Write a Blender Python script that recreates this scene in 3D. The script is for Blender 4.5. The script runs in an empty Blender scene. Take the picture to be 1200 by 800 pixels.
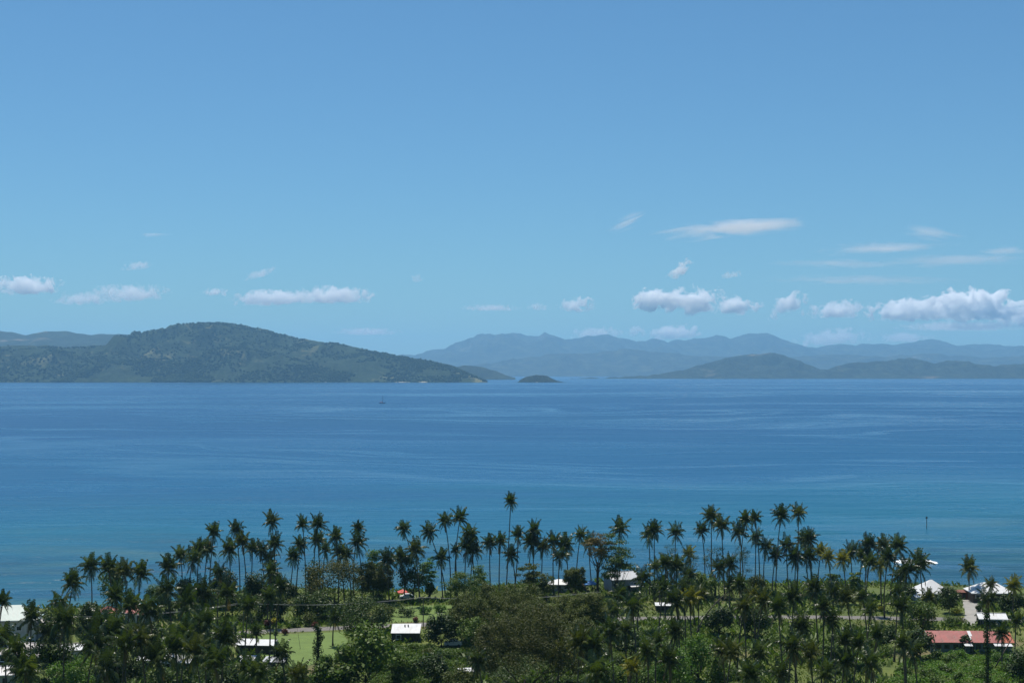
import bpy, math, random
import numpy as np
from mathutils import Vector, Matrix

R = math.radians
SC = bpy.context.scene
COL = SC.collection

# ------------------------------------------------------------------ camera
F = 1648.0                 # focal length in pixels of the 1200 x 800 picture
CAM_H = 67.0
PITCH = math.atan(36.0 / F)
cam_data = bpy.data.cameras.new('camera')
cam_data.sensor_width = 36.0
cam_data.lens = 36.0 * F / 1200.0
cam_data.clip_start = 0.5
cam_data.clip_end = 200000.0
cam = bpy.data.objects.new('camera', cam_data)
cam.location = (0, 0, CAM_H)
cam.rotation_euler = (math.pi / 2 + PITCH, 0, 0)
COL.objects.link(cam)
SC.camera = cam

# ------------------------------------------------------------------ sky and sun
SUN_EL, SUN_AZ = 70.0, -25.0       # azimuth from +Y (view direction) towards +X
world = bpy.data.worlds.new('World')
SC.world = world
world.use_nodes = True
wn = world.node_tree.nodes
wl = world.node_tree.links
wn.clear()
sky = wn.new('ShaderNodeTexSky')
sky.sky_type = 'NISHITA'
sky.sun_disc = False
sky.sun_elevation = R(SUN_EL)
sky.sun_rotation = R(SUN_AZ)
sky.altitude = 60.0
sky.air_density = 1.0
sky.dust_density = 0.35
sky.ozone_density = 2.2
bg = wn.new('ShaderNodeBackground')
bg.inputs['Strength'].default_value = 0.080
wo = wn.new('ShaderNodeOutputWorld')
tint = wn.new('ShaderNodeMix'); tint.data_type = 'RGBA'; tint.blend_type = 'MULTIPLY'
tint.inputs[0].default_value = 1.0
tint.inputs[7].default_value = (0.485, 0.80, 0.975, 1)      # the clear, strongly blue tropical sky
wl.new(sky.outputs[0], tint.inputs[6])
wl.new(tint.outputs[2], bg.inputs['Color'])
wl.new(bg.outputs[0], wo.inputs['Surface'])

sun_data = bpy.data.lights.new('sun', 'SUN')
sun_data.energy = 5.0
sun_data.angle = R(0.5)
sun_data.color = (1.0, 0.94, 0.84)
sun = bpy.data.objects.new('sun', sun_data)
sv = Vector((math.sin(R(SUN_AZ)) * math.cos(R(SUN_EL)), math.cos(R(SUN_AZ)) * math.cos(R(SUN_EL)), math.sin(R(SUN_EL))))
sun.rotation_euler = sv.to_track_quat('Z', 'Y').to_euler()
sun.location = (0, 100, 300)
COL.objects.link(sun)

SC.view_settings.view_transform = 'Standard'
SC.view_settings.look = 'None'
SC.view_settings.exposure = 0.25
SC.view_settings.gamma = 1.0
SC.view_settings.use_curve_mapping = False
SC.render.engine = 'CYCLES'
cy = SC.cycles
cy.max_bounces = 48
cy.diffuse_bounces = 3
cy.glossy_bounces = 3
cy.transmission_bounces = 4
cy.volume_bounces = 48
cy.transparent_max_bounces = 16
cy.use_denoising = True
try:
    cy.denoiser = 'OPENIMAGEDENOISE'
except Exception:
    pass
cy.sample_clamp_indirect = 4.0

rnd = random.Random(7)
rng = np.random.default_rng(11)

# ------------------------------------------------------------------ helpers
def ray(px, py):
    dx = (px - 600.0) / F
    dy = (400.0 - py) / F
    c, s = math.cos(PITCH), math.sin(PITCH)
    return (dx, c - dy * s, s + dy * c)

def at(px, py, z=0.0):
    """where the sight line through a pixel meets height z"""
    d = ray(px, py)
    t = (z - CAM_H) / d[2]
    return Vector((d[0] * t, d[1] * t, z))

def at_y(px, py, Y):
    """the point on the sight line at depth Y"""
    d = ray(px, py)
    t = Y / d[1]
    return Vector((d[0] * t, Y, CAM_H + d[2] * t))

def to_px(x, y, z):
    c, s = math.cos(PITCH), math.sin(PITCH)
    dep = y * c + (z - CAM_H) * s
    up = -y * s + (z - CAM_H) * c
    return 600 + F * x / dep, 400 - F * up / dep

def tag(o, label=None, cat=None, group=None, kind=None):
    if label: o['label'] = label
    if cat: o['category'] = cat
    if group: o['group'] = group
    if kind: o['kind'] = kind
    return o

def empty(name, loc, rz=0.0):
    o = bpy.data.objects.new(name, None)
    o.empty_display_size = 0.5
    o.location = loc
    o.rotation_euler = (0, 0, rz)
    COL.objects.link(o)
    return o

def link(name, me, parent=None, mat=None):
    if mat is not None and not me.materials:
        me.materials.append(mat)
    o = bpy.data.objects.new(name, me)
    COL.objects.link(o)
    if parent is not None:
        o.parent = parent
    return o

def mesh_np(name, verts, quads=None, tris=None, smooth=False):
    """fast mesh from numpy arrays"""
    me = bpy.data.meshes.new(name)
    verts = np.asarray(verts, dtype=np.float32).reshape(-1, 3)
    loops, starts, totals = [], [], []
    n = 0
    if quads is not None and len(quads):
        q = np.asarray(quads, dtype=np.int32).reshape(-1, 4)
        loops.append(q.ravel()); starts.append(np.arange(len(q), dtype=np.int32) * 4 + n)
        totals.append(np.full(len(q), 4, dtype=np.int32)); n += q.size
    if tris is not None and len(tris):
        t = np.asarray(tris, dtype=np.int32).reshape(-1, 3)
        loops.append(t.ravel()); starts.append(np.arange(len(t), dtype=np.int32) * 3 + n)
        totals.append(np.full(len(t), 3, dtype=np.int32)); n += t.size
    loops = np.concatenate(loops); starts = np.concatenate(starts); totals = np.concatenate(totals)
    me.vertices.add(len(verts)); me.vertices.foreach_set('co', verts.ravel())
    me.loops.add(len(loops)); me.loops.foreach_set('vertex_index', loops)
    me.polygons.add(len(starts)); me.polygons.foreach_set('loop_start', starts)
    me.polygons.foreach_set('loop_total', totals)
    if smooth:
        me.polygons.foreach_set('use_smooth', np.ones(len(starts), dtype=bool))
    me.update(calc_edges=True)
    me.validate()
    return me

class MB:
    """collects boxes, tubes and free faces into one mesh"""
    def __init__(s): s.v = []; s.f = []
    def face(s, pts):
        b = len(s.v); s.v += [tuple(p) for p in pts]; s.f.append(tuple(range(b, b + len(pts)))); return s
    def box(s, c, d, rz=0.0, taper=1.0):
        b = len(s.v); cz, sz = math.cos(rz), math.sin(rz)
        for k in (-1, 1):
            tp = taper if k == 1 else 1.0
            for i, j in ((-1, -1), (1, -1), (1, 1), (-1, 1)):
                x, y = i * d[0] / 2 * tp, j * d[1] / 2 * tp
                s.v.append((c[0] + x * cz - y * sz, c[1] + x * sz + y * cz, c[2] + k * d[2] / 2))
        for q in ((3, 2, 1, 0), (4, 5, 6, 7), (0, 1, 5, 4), (1, 2, 6, 5), (2, 3, 7, 6), (3, 0, 4, 7)):
            s.f.append(tuple(b + i for i in q))
        return s
    def tube(s, pts, rad, n=6, caps=True):
        b = len(s.v); pts = [Vector(p) for p in pts]
        for i, p in enumerate(pts):
            t = (pts[min(i + 1, len(pts) - 1)] - pts[max(i - 1, 0)]).normalized()
            u = t.cross(Vector((0.31, 0.95, 0.05)))
            if u.length < 1e-3: u = t.cross(Vector((1, 0, 0)))
            u.normalize(); w = t.cross(u)
            for k in range(n):
                a = 2 * math.pi * k / n
                s.v.append(tuple(p + (u * math.cos(a) + w * math.sin(a)) * rad[i]))
        for i in range(len(pts) - 1):
            for k in range(n):
                k2 = (k + 1) % n
                s.f.append((b + i * n + k, b + i * n + k2, b + (i + 1) * n + k2, b + (i + 1) * n + k))
        if caps:
            s.f.append(tuple(b + k for k in reversed(range(n))))
            s.f.append(tuple(b + (len(pts) - 1) * n + k for k in range(n)))
        return s
    def build(s, name, mat=None, parent=None, smooth=False):
        me = bpy.data.meshes.new(name)
        me.from_pydata(s.v, [], s.f)
        if smooth:
            for p in me.polygons: p.use_smooth = True
        me.update()
        return link(name, me, parent, mat)

# value noise ------------------------------------------------------------
_TAB = np.random.default_rng(5).random((256, 256))
def vnoise(x, y):
    xi = np.floor(x).astype(int); yi = np.floor(y).astype(int)
    fx = x - xi; fy = y - yi
    fx = fx * fx * (3 - 2 * fx); fy = fy * fy * (3 - 2 * fy)
    g = lambda a, b: _TAB[a % 256, b % 256]
    return (g(xi, yi) * (1 - fx) + g(xi + 1, yi) * fx) * (1 - fy) + (g(xi, yi + 1) * (1 - fx) + g(xi + 1, yi + 1) * fx) * fy
def fbm(x, y, o=4):
    r = np.zeros(np.broadcast(x, y).shape); a = 0.5; s = 0
    for k in range(o):
        r += a * vnoise(x * 2 ** k + 17.3 * k, y * 2 ** k + 5.1 * k); s += a; a *= 0.5
    return r / s

# ------------------------------------------------------------------ materials
def new_mat(name):
    m = bpy.data.materials.new(name); m.use_nodes = True
    m.node_tree.nodes.clear()
    return m, m.node_tree.nodes, m.node_tree.links

def ramp(n, l, fac, stops):
    r = n.new('ShaderNodeValToRGB')
    e = r.color_ramp.elements
    while len(e) > 1: e.remove(e[-1])
    e[0].position = stops[0][0]; e[0].color = tuple(stops[0][1]) + (1,)
    for p, c in stops[1:]:
        k = e.new(p); k.color = tuple(c) + (1,)
    l.new(fac, r.inputs[0])
    return r.outputs[0]

def noise(n, l, vec, scale, detail=4, rough=0.55, dist=0.0):
    t = n.new('ShaderNodeTexNoise')
    t.inputs['Scale'].default_value = scale
    t.inputs['Detail'].default_value = detail
    t.inputs['Roughness'].default_value = rough
    t.inputs['Distortion'].default_value = dist
    if vec is not None: l.new(vec, t.inputs['Vector'])
    return t.outputs['Fac']

def mapping(n, l, vec, scale=(1, 1, 1), rot=(0, 0, 0), loc=(0, 0, 0)):
    m = n.new('ShaderNodeMapping')
    m.inputs['Scale'].default_value = scale
    m.inputs['Rotation'].default_value = rot
    m.inputs['Location'].default_value = loc
    l.new(vec, m.inputs['Vector'])
    return m.outputs[0]

def math_n(n, l, op, a, b=None, clamp=False):
    m = n.new('ShaderNodeMath'); m.operation = op; m.use_clamp = clamp
    for i, v in enumerate((a, b)):
        if v is None: continue
        if isinstance(v, (int, float)): m.inputs[i].default_value = v
        else: l.new(v, m.inputs[i])
    return m.outputs[0]

def mixc(n, l, fac, a, b, mode='MIX'):
    m = n.new('ShaderNodeMix'); m.data_type = 'RGBA'; m.blend_type = mode
    if isinstance(fac, (int, float)): m.inputs[0].default_value = fac
    else: l.new(fac, m.inputs[0])
    for i, v in ((6, a), (7, b)):
        if isinstance(v, tuple): m.inputs[i].default_value = v + (1,)
        else: l.new(v, m.inputs[i])
    return m.outputs[2]

def leaf_mat(name, dark, mid, light, rough=0.45, trans=0.3, by_object=True, spec=0.22):
    m, n, l = new_mat(name)
    geo = n.new('ShaderNodeNewGeometry')
    oi = n.new('ShaderNodeObjectInfo')
    tc = n.new('ShaderNodeTexCoord')
    v = math_n(n, l, 'MULTIPLY', geo.outputs['Random Per Island'], 0.32)
    big = noise(n, l, tc.outputs['Object'], 0.45, 3)
    v = math_n(n, l, 'ADD', v, math_n(n, l, 'MULTIPLY', big, 0.75))
    if by_object:
        v = math_n(n, l, 'ADD', v, math_n(n, l, 'MULTIPLY', math_n(n, l, 'SUBTRACT', oi.outputs['Random'], 0.5), 0.35))
    c = ramp(n, l, v, [(0.15, dark), (0.5, mid), (0.9, light)])
    p = n.new('ShaderNodeBsdfPrincipled')
    l.new(c, p.inputs['Base Color'])
    p.inputs['Roughness'].default_value = rough
    p.inputs['Specular IOR Level'].default_value = spec
    t = n.new('ShaderNodeBsdfTranslucent')
    l.new(mixc(n, l, 1.0, c, (1.15, 1.25, 0.55), 'MULTIPLY'), t.inputs['Color'])
    mx = n.new('ShaderNodeMixShader'); mx.inputs[0].default_value = trans
    l.new(p.outputs[0], mx.inputs[1]); l.new(t.outputs[0], mx.inputs[2])
    o = n.new('ShaderNodeOutputMaterial'); l.new(mx.outputs[0], o.inputs[0])
    return m

def plain_mat(name, col, rough=0.7, var=0.25, scale=1.5, metal=0.0, stripes=None, dirt=None):
    """painted or weathered surface: colour with blotches, optional rib relief and dirt"""
    m, n, l = new_mat(name)
    tc = n.new('ShaderNodeTexCoord')
    nz = noise(n, l, tc.outputs['Object'], scale, 5, 0.6)
    lo = tuple(c * (1 - var) for c in col); hi = tuple(min(1, c * (1 + var * 0.5)) for c in col)
    c = ramp(n, l, nz, [(0.3, lo), (0.7, hi)])
    if dirt:
        nd = noise(n, l, mapping(n, l, tc.outputs['Object'], (1.2, 0.35, 0.35)), 1.1, 6, 0.65)
        f = ramp(n, l, nd, [(0.5, (0, 0, 0)), (0.68, (1, 1, 1))])
        c = mixc(n, l, math_n(n, l, 'MULTIPLY', f, 0.6), c, dirt)
    p = n.new('ShaderNodeBsdfPrincipled')
    l.new(c, p.inputs['Base Color'])
    p.inputs['Roughness'].default_value = rough
    p.inputs['Metallic'].default_value = metal
    if stripes:
        w = n.new('ShaderNodeTexWave'); w.wave_type = 'BANDS'; w.bands_direction = stripes
        w.inputs['Scale'].default_value = 1.1
        l.new(tc.outputs['Object'], w.inputs['Vector'])
        b = n.new('ShaderNodeBump'); b.inputs['Strength'].default_value = 0.35; b.inputs['Distance'].default_value = 0.05
        l.new(w.outputs['Fac'], b.inputs['Height']); l.new(b.outputs[0], p.inputs['Normal'])
    o = n.new('ShaderNodeOutputMaterial'); l.new(p.outputs[0], o.inputs[0])
    return m

M = {}
M['palm'] = leaf_mat('palm_leaf', (0.018, 0.034, 0.007), (0.044, 0.070, 0.014), (0.12, 0.145, 0.040), 0.32, 0.36, spec=0.5)
M['palm_olive'] = leaf_mat('palm_leaf_olive', (0.030, 0.042, 0.007), (0.064, 0.080, 0.013), (0.13, 0.138, 0.030), 0.38, 0.25, spec=0.4)
M['palm_dark'] = leaf_mat('palm_leaf_dark', (0.014, 0.026, 0.006), (0.030, 0.048, 0.010), (0.085, 0.110, 0.028), 0.32, 0.34, spec=0.5)
M['palm_yellow'] = leaf_mat('palm_leaf_yellow', (0.07, 0.085, 0.012), (0.16, 0.16, 0.02), (0.28, 0.25, 0.035), 0.4, 0.3)
M['palm_dry'] = leaf_mat('palm_leaf_dry', (0.06, 0.042, 0.02), (0.12, 0.085, 0.04), (0.20, 0.15, 0.08), 0.6, 0.2)
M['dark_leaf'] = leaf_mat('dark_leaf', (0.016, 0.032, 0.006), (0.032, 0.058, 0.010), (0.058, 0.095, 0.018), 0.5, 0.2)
M['mid_leaf'] = leaf_mat('mid_leaf', (0.034, 0.062, 0.008), (0.066, 0.112, 0.014), (0.11, 0.17, 0.026), 0.5, 0.28)
M['bright_leaf'] = leaf_mat('bright_leaf', (0.04, 0.085, 0.014), (0.075, 0.15, 0.02), (0.13, 0.23, 0.035), 0.5, 0.35)
M['olive_leaf'] = leaf_mat('olive_leaf', (0.036, 0.050, 0.006), (0.064, 0.084, 0.011), (0.105, 0.125, 0.022), 0.6, 0.25)
M['brown_leaf'] = leaf_mat('brown_leaf', (0.032, 0.040, 0.006), (0.056, 0.066, 0.010), (0.095, 0.098, 0.018), 0.6, 0.25)
M['rust_leaf'] = leaf_mat('rust_leaf', (0.06, 0.052, 0.016), (0.11, 0.088, 0.028), (0.17, 0.12, 0.042), 0.6, 0.25)
M['yellow_leaf'] = leaf_mat('yellow_leaf', (0.15, 0.15, 0.01), (0.32, 0.29, 0.02), (0.5, 0.44, 0.03), 0.5, 0.25)
M['red_leaf'] = leaf_mat('red_leaf', (0.05, 0.018, 0.014), (0.10, 0.03, 0.02), (0.16, 0.06, 0.03), 0.5, 0.25)
M['grass'] = leaf_mat('grass_blade', (0.050, 0.078, 0.009), (0.092, 0.132, 0.016), (0.145, 0.18, 0.028), 0.6, 0.25, by_object=False)
M['trunk'] = plain_mat('palm_bark', (0.085, 0.07, 0.055), 0.85, 0.4, 2.0)
M['bark'] = plain_mat('tree_bark', (0.07, 0.055, 0.042), 0.9, 0.4, 1.5)
M['husk'] = plain_mat('coconut_husk', (0.10, 0.09, 0.03), 0.7, 0.4, 3.0)
M['white_roof'] = plain_mat('white_painted_metal', (0.60, 0.61, 0.62), 0.45, 0.12, 0.6, 0.0, 'X', (0.45, 0.43, 0.40))
M['white_wall'] = plain_mat('white_wall', (0.50, 0.50, 0.48), 0.8, 0.15, 0.8, dirt=(0.4, 0.38, 0.34))
M['pale_green_roof'] = plain_mat('pale_green_roof', (0.36, 0.45, 0.42), 0.5, 0.15, 0.6, 0.0, 'X', (0.35, 0.36, 0.34))
M['grey_roof'] = plain_mat('weathered_metal_roof', (0.38, 0.36, 0.35), 0.55, 0.25, 0.6, 0.0, 'X', (0.25, 0.20, 0.17))
M['zinc_roof'] = plain_mat('zinc_roof', (0.42, 0.44, 0.47), 0.45, 0.15, 0.6, 0.0, 'X', (0.35, 0.33, 0.31))
M['red_roof'] = plain_mat('red_painted_roof', (0.32, 0.085, 0.075), 0.6, 0.25, 0.7, 0.0, 'X', (0.22, 0.12, 0.10))
M['orange_roof'] = plain_mat('orange_red_roof', (0.40, 0.085, 0.035), 0.6, 0.2, 0.7, 0.0, 'X', (0.3, 0.14, 0.08))
M['brown_wall'] = plain_mat('brown_timber', (0.10, 0.065, 0.045), 0.85, 0.3, 1.0)
M['redbrown_wall'] = plain_mat('red_brown_timber', (0.16, 0.055, 0.035), 0.8, 0.3, 1.0)
M['grey_wall'] = plain_mat('grey_wall', (0.27, 0.29, 0.33), 0.8, 0.15, 0.8)
M['green_wall'] = plain_mat('dull_green_wall', (0.13, 0.16, 0.15), 0.8, 0.2, 0.8)
M['glass'] = plain_mat('window_glass', (0.02, 0.025, 0.03), 0.08, 0.2, 1.0)
M['dark'] = plain_mat('dark_timber', (0.035, 0.03, 0.026), 0.8, 0.3, 1.0)
M['wood'] = plain_mat('weathered_pole', (0.16, 0.13, 0.10), 0.85, 0.3, 1.0)
M['thatch'] = plain_mat('thatch', (0.14, 0.10, 0.065), 0.95, 0.4, 3.0)
M['blue_tarp'] = plain_mat('blue_tarp', (0.03, 0.16, 0.42), 0.4, 0.2, 1.0)
M['red_cloth'] = plain_mat('red_cloth', (0.5, 0.07, 0.05), 0.7, 0.2, 1.0)
M['white_paint'] = plain_mat('white_gloss_paint', (0.76, 0.76, 0.75), 0.25, 0.08, 1.0)
M['tyre'] = plain_mat('tyre_rubber', (0.02, 0.02, 0.02), 0.8, 0.2, 2.0)
M['wire'] = plain_mat('aluminium_wire', (0.35, 0.36, 0.37), 0.5, 0.1, 1.0)
M['steel'] = plain_mat('dark_steel', (0.06, 0.06, 0.065), 0.6, 0.2, 1.0)
M['foam'] = plain_mat('sea_foam', (0.82, 0.84, 0.85), 0.9, 0.08, 1.2)
M['navy'] = plain_mat('navy_hull', (0.14, 0.12, 0.15), 0.4, 0.2, 1.0)
M['sand'] = plain_mat('beach_sand', (0.48, 0.42, 0.33), 0.95, 0.2, 0.02)

# ------------------------------------------------------------------ sea
def sea_mat():
    m, n, l = new_mat('sea_water')
    tc = n.new('ShaderNodeTexCoord'); g = n.new('ShaderNodeNewGeometry')
    pos = g.outputs['Position']
    sep = n.new('ShaderNodeSeparateXYZ'); l.new(pos, sep.inputs[0])
    # water colour: pale turquoise over the shallows, deep blue off the reef edge
    wob = noise(n, l, mapping(n, l, pos, (0.0022, 0.005, 1)), 1.0, 4, 0.55, 0.6)
    d = math_n(n, l, 'ADD', sep.outputs['Y'], math_n(n, l, 'MULTIPLY', math_n(n, l, 'SUBTRACT', wob, 0.5), 520.0))
    d = math_n(n, l, 'ADD', d, math_n(n, l, 'MULTIPLY', sep.outputs['X'], -0.25))
    f = math_n(n, l, 'DIVIDE', math_n(n, l, 'SUBTRACT', d, 400.0), 1600.0)
    col = ramp(n, l, f, [(0.0, (0.014, 0.062, 0.074)), (0.05, (0.007, 0.068, 0.098)), (0.12, (0.002, 0.098, 0.155)), (0.30, (0.001, 0.072, 0.165)), (0.7, (0.001, 0.057, 0.148)), (1.0, (0.001, 0.053, 0.140))])
    patch = noise(n, l, mapping(n, l, pos, (0.0009, 0.0028, 1)), 1.0, 5, 0.6, 0.5)
    col = mixc(n, l, ramp(n, l, patch, [(0.35, (0, 0, 0)), (0.7, (0.55, 0.55, 0.55))]), col, (0.001, 0.050, 0.150))
    # pale reef flats and darker weed beds seen through the shallows
    reef = noise(n, l, mapping(n, l, pos, (0.010, 0.022, 1), (0, 0, 0.1)), 1.0, 5, 0.62, 0.4)
    near = ramp(n, l, f, [(0.0, (1, 1, 1)), (0.08, (0.7, 0.7, 0.7)), (0.15, (0, 0, 0))])
    col = mixc(n, l, math_n(n, l, 'MULTIPLY', near, ramp(n, l, reef, [(0.50, (0, 0, 0)), (0.66, (0.7, 0.7, 0.7))])), col, (0.045, 0.12, 0.125))
    col = mixc(n, l, math_n(n, l, 'MULTIPLY', near, ramp(n, l, reef, [(0.34, (0.6, 0.6, 0.6)), (0.46, (0, 0, 0))])), col, (0.008, 0.045, 0.075))
    p = n.new('ShaderNodeBsdfPrincipled')
    l.new(col, p.inputs['Base Color'])
    p.inputs['IOR'].default_value = 1.333
    p.inputs['Specular IOR Level'].default_value = 0.3
    # calm slicks and current lines: smoother water winding across the bay
    wn_ = noise(n, l, mapping(n, l, pos, (0.0008, 0.0008, 1)), 1.0, 3, 0.5)
    cw = n.new('ShaderNodeCombineXYZ'); l.new(math_n(n, l, 'MULTIPLY', math_n(n, l, 'SUBTRACT', wn_, 0.5), 1500.0), cw.inputs[1])
    av = n.new('ShaderNodeVectorMath'); av.operation = 'ADD'; l.new(pos, av.inputs[0]); l.new(cw.outputs[0], av.inputs[1])
    posw = av.outputs[0]
    s1 = noise(n, l, mapping(n, l, posw, (0.00045, 0.0016, 1), (0, 0, 0.06)), 1.0, 6, 0.6, 0.4)
    s2 = noise(n, l, mapping(n, l, posw, (0.0012, 0.0042, 1), (0, 0, -0.05), (3, 7, 0)), 1.0, 4, 0.55, 0.6)
    iso = math_n(n, l, 'ABSOLUTE', math_n(n, l, 'SUBTRACT', s2, 0.5))
    line = ramp(n, l, iso, [(0.0, (1, 1, 1)), (0.012, (0.8, 0.8, 0.8)), (0.035, (0, 0, 0))])
    zone = ramp(n, l, s1, [(0.40, (0, 0, 0)), (0.52, (1, 1, 1))])
    broad = ramp(n, l, s1, [(0.50, (0, 0, 0)), (0.64, (1, 1, 1))])
    slick = math_n(n, l, 'MAXIMUM', math_n(n, l, 'MULTIPLY', broad, 0.75), math_n(n, l, 'MULTIPLY', math_n(n, l, 'MULTIPLY', line, zone), 0.7))
    paw = noise(n, l, mapping(n, l, pos, (0.010, 0.045, 1)), 1.0, 6, 0.7)
    slick = math_n(n, l, 'ADD', slick, math_n(n, l, 'MULTIPLY', math_n(n, l, 'SUBTRACT', paw, 0.52), 0.9), True)
    rough = ramp(n, l, slick, [(0.0, (0.33, 0.33, 0.33)), (1.0, (0.11, 0.11, 0.11))])
    l.new(rough, p.inputs['Roughness'])
    # ripples, chop and swell
    w1 = noise(n, l, mapping(n, l, pos, (0.22, 0.5, 1)), 1.0, 4, 0.6)
    w2 = noise(n, l, mapping(n, l, pos, (0.035, 0.10, 1), (0, 0, 0.12)), 1.0, 3, 0.5)
    hgt = math_n(n, l, 'ADD', math_n(n, l, 'MULTIPLY', w1, 1.2), math_n(n, l, 'ADD', math_n(n, l, 'MULTIPLY', w2, 3.2), math_n(n, l, 'MULTIPLY', noise(n, l, mapping(n, l, pos, (0.007, 0.024, 1), (0, 0, -0.1)), 1.0, 4, 0.6), 8.0)))
    b = n.new('ShaderNodeBump')
    b.inputs['Distance'].default_value = 1.0
    l.new(ramp(n, l, slick, [(0.0, (0.60, 0.60, 0.60)), (1.0, (0.07, 0.07, 0.07))]), b.inputs['Strength'])
    l.new(hgt, b.inputs['Height']); l.new(b.outputs[0], p.inputs['Normal'])
    o = n.new('ShaderNodeOutputMaterial'); l.new(p.outputs[0], o.inputs[0])
    return m
M['sea'] = sea_mat()

# shoreline, from pixels on the water's edge
SHORE_PX = [(-700, 730), (-200, 720), (0, 720), (60, 716), (180, 715), (240, 702), (350, 692), (430, 696), (490, 697), (560, 692), (620, 687), (700, 685), (780, 688), (850, 686), (1060, 687), (1140, 691), (1250, 694), (1900, 700)]
_sp = [at(a, b, 0.0) for a, b in SHORE_PX]
SHX = np.array([p.x for p in _sp]); SHY = np.array([p.y for p in _sp])
def shore_y(x): return np.interp(x, SHX, SHY)
GZ = 2.2
def ground_z(x, y):
    x = np.asarray(x, float); y = np.asarray(y, float)
    d = shore_y(x) + 3 * (fbm(x / 18.0, x * 0 + 3.3) - 0.5) - y           # metres inland
    z = np.where(d > 0, GZ * (1 - np.exp(-np.clip(d, 0, 400) / 3.2)), np.maximum(d * 0.12, -6.0))
    hill = np.clip((185.0 - y) / 160.0, 0, None)
    hill = np.where(hill < 1, hill * hill * (3 - 2 * hill) * 56.0, 56.0 + (hill - 1) * 22.0)
    return z + hill
def gz(x, y): return float(ground_z(x, y))

def sea():
    ys = np.concatenate([np.linspace(330, 900, 96), np.geomspace(915, 36000, 60)])
    xs = np.concatenate([-np.geomspace(36000, 420, 30), np.linspace(-400, 400, 81), np.geomspace(420, 36000, 30)])
    X, Y = np.meshgrid(xs, ys)
    sy = shore_y(X)
    off = Y - sy
    # low swell lines standing up over the shallows
    env = np.exp(-((off - 75) / 60.0) ** 2)
    Z = env * 0.55 * np.sin((off + 40 * fbm(X / 120, Y / 240)) / 8.0) * np.clip(fbm(X / 60 + 5, Y / 40) * 3 - 1.2, 0, 1)
    Z = np.where(np.abs(X) > 410, 0, Z)
    q = np.arange(X.size).reshape(X.shape)
    quads = np.stack([q[:-1, :-1], q[:-1, 1:], q[1:, 1:], q[1:, :-1]], -1).reshape(-1, 4)
    o = link('sea', mesh_np('sea', np.stack([X, Y, Z], -1), quads, smooth=True), None, M['sea'])
    return tag(o, 'wide calm blue bay with pale slicks, turquoise near the palm shore', 'sea', kind='structure')
sea()

# ------------------------------------------------------------------ ground
def ground_mat():
    m, n, l = new_mat('coastal_ground')
    g = n.new('ShaderNodeNewGeometry'); pos = g.outputs['Position']
    sep = n.new('ShaderNodeSeparateXYZ'); l.new(pos, sep.inputs[0])
    a = noise(n, l, pos, 0.06, 6, 0.65)
    b_ = noise(n, l, pos, 0.9, 5, 0.7)
    v = math_n(n, l, 'ADD', math_n(n, l, 'MULTIPLY', a, 0.6), math_n(n, l, 'MULTIPLY', b_, 0.4))
    c = ramp(n, l, v, [(0.3, (0.026, 0.044, 0.008)), (0.46, (0.062, 0.090, 0.013)), (0.58, (0.100, 0.128, 0.018)), (0.72, (0.15, 0.14, 0.04))])
    dry = noise(n, l, mapping(n, l, pos, (0.03, 0.05, 1), loc=(4, 2, 0)), 1.0, 5, 0.6)
    c = mixc(n, l, ramp(n, l, dry, [(0.56, (0, 0, 0)), (0.70, (0.75, 0.75, 0.75))]), c, (0.17, 0.125, 0.07))
    sand = n.new('ShaderNodeMapRange'); l.new(sep.outputs['Z'], sand.inputs[0])
    sand.inputs[1].default_value = 0.9; sand.inputs[2].default_value = 1.7; sand.inputs[3].default_value = 1.0; sand.inputs[4].default_value = 0.0
    c = mixc(n, l, sand.outputs[0], c, (0.20, 0.17, 0.12))
    p = n.new('ShaderNodeBsdfPrincipled'); l.new(c, p.inputs['Base Color']); p.inputs['Roughness'].default_value = 0.95
    b = n.new('ShaderNodeBump'); b.inputs['Strength'].default_value = 0.9; b.inputs['Distance'].default_value = 0.5
    l.new(b_, b.inputs['Height']); l.new(b.outputs[0], p.inputs['Normal'])
    o = n.new('ShaderNodeOutputMaterial'); l.new(p.outputs[0], o.inputs[0])
    return m
M['ground'] = ground_mat()

def ground():
    xs = np.concatenate([[-2500, -1400, -800, -560], np.linspace(-400, 400, 267), [560, 800, 1400, 2500]])
    ys = np.concatenate([[-2500, -1200, -600, -300], np.linspace(-150, 500, 217)])
    X, Y = np.meshgrid(xs, ys)
    Z = ground_z(X, Y)
    q = np.arange(X.size).reshape(X.shape)
    quads = np.stack([q[:-1, :-1], q[:-1, 1:], q[1:, 1:], q[1:, :-1]], -1).reshape(-1, 4)
    o = link('ground', mesh_np('ground', np.stack([X, Y, Z], -1), quads, smooth=True), None, M['ground'])
    return tag(o, 'green coastal flat of grass and scrub under the palms', 'ground', kind='structure')
ground()

def sheet(name, pts, mat, dz, label, cat, kind='structure', sub=1):
    """flat polygon lying dz above the plain"""
    mb = MB(); mb.face([(p.x, p.y, GZ + dz) for p in pts])
    o = mb.build(name, mat)
    return tag(o, label, cat, kind=kind)

def strip_pts(px_pts, half):
    c = [at(a, b, GZ) for a, b in px_pts]
    # resample smoothly
    xs = np.array([p.x for p in c]); ys = np.array([p.y for p in c])
    X = np.linspace(xs[0], xs[-1], 90); Y = np.interp(X, xs, ys)
    k = np.ones(9) / 9
    Y = np.convolve(np.pad(Y, 4, mode='edge'), k, 'valid')
    return X, Y

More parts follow.
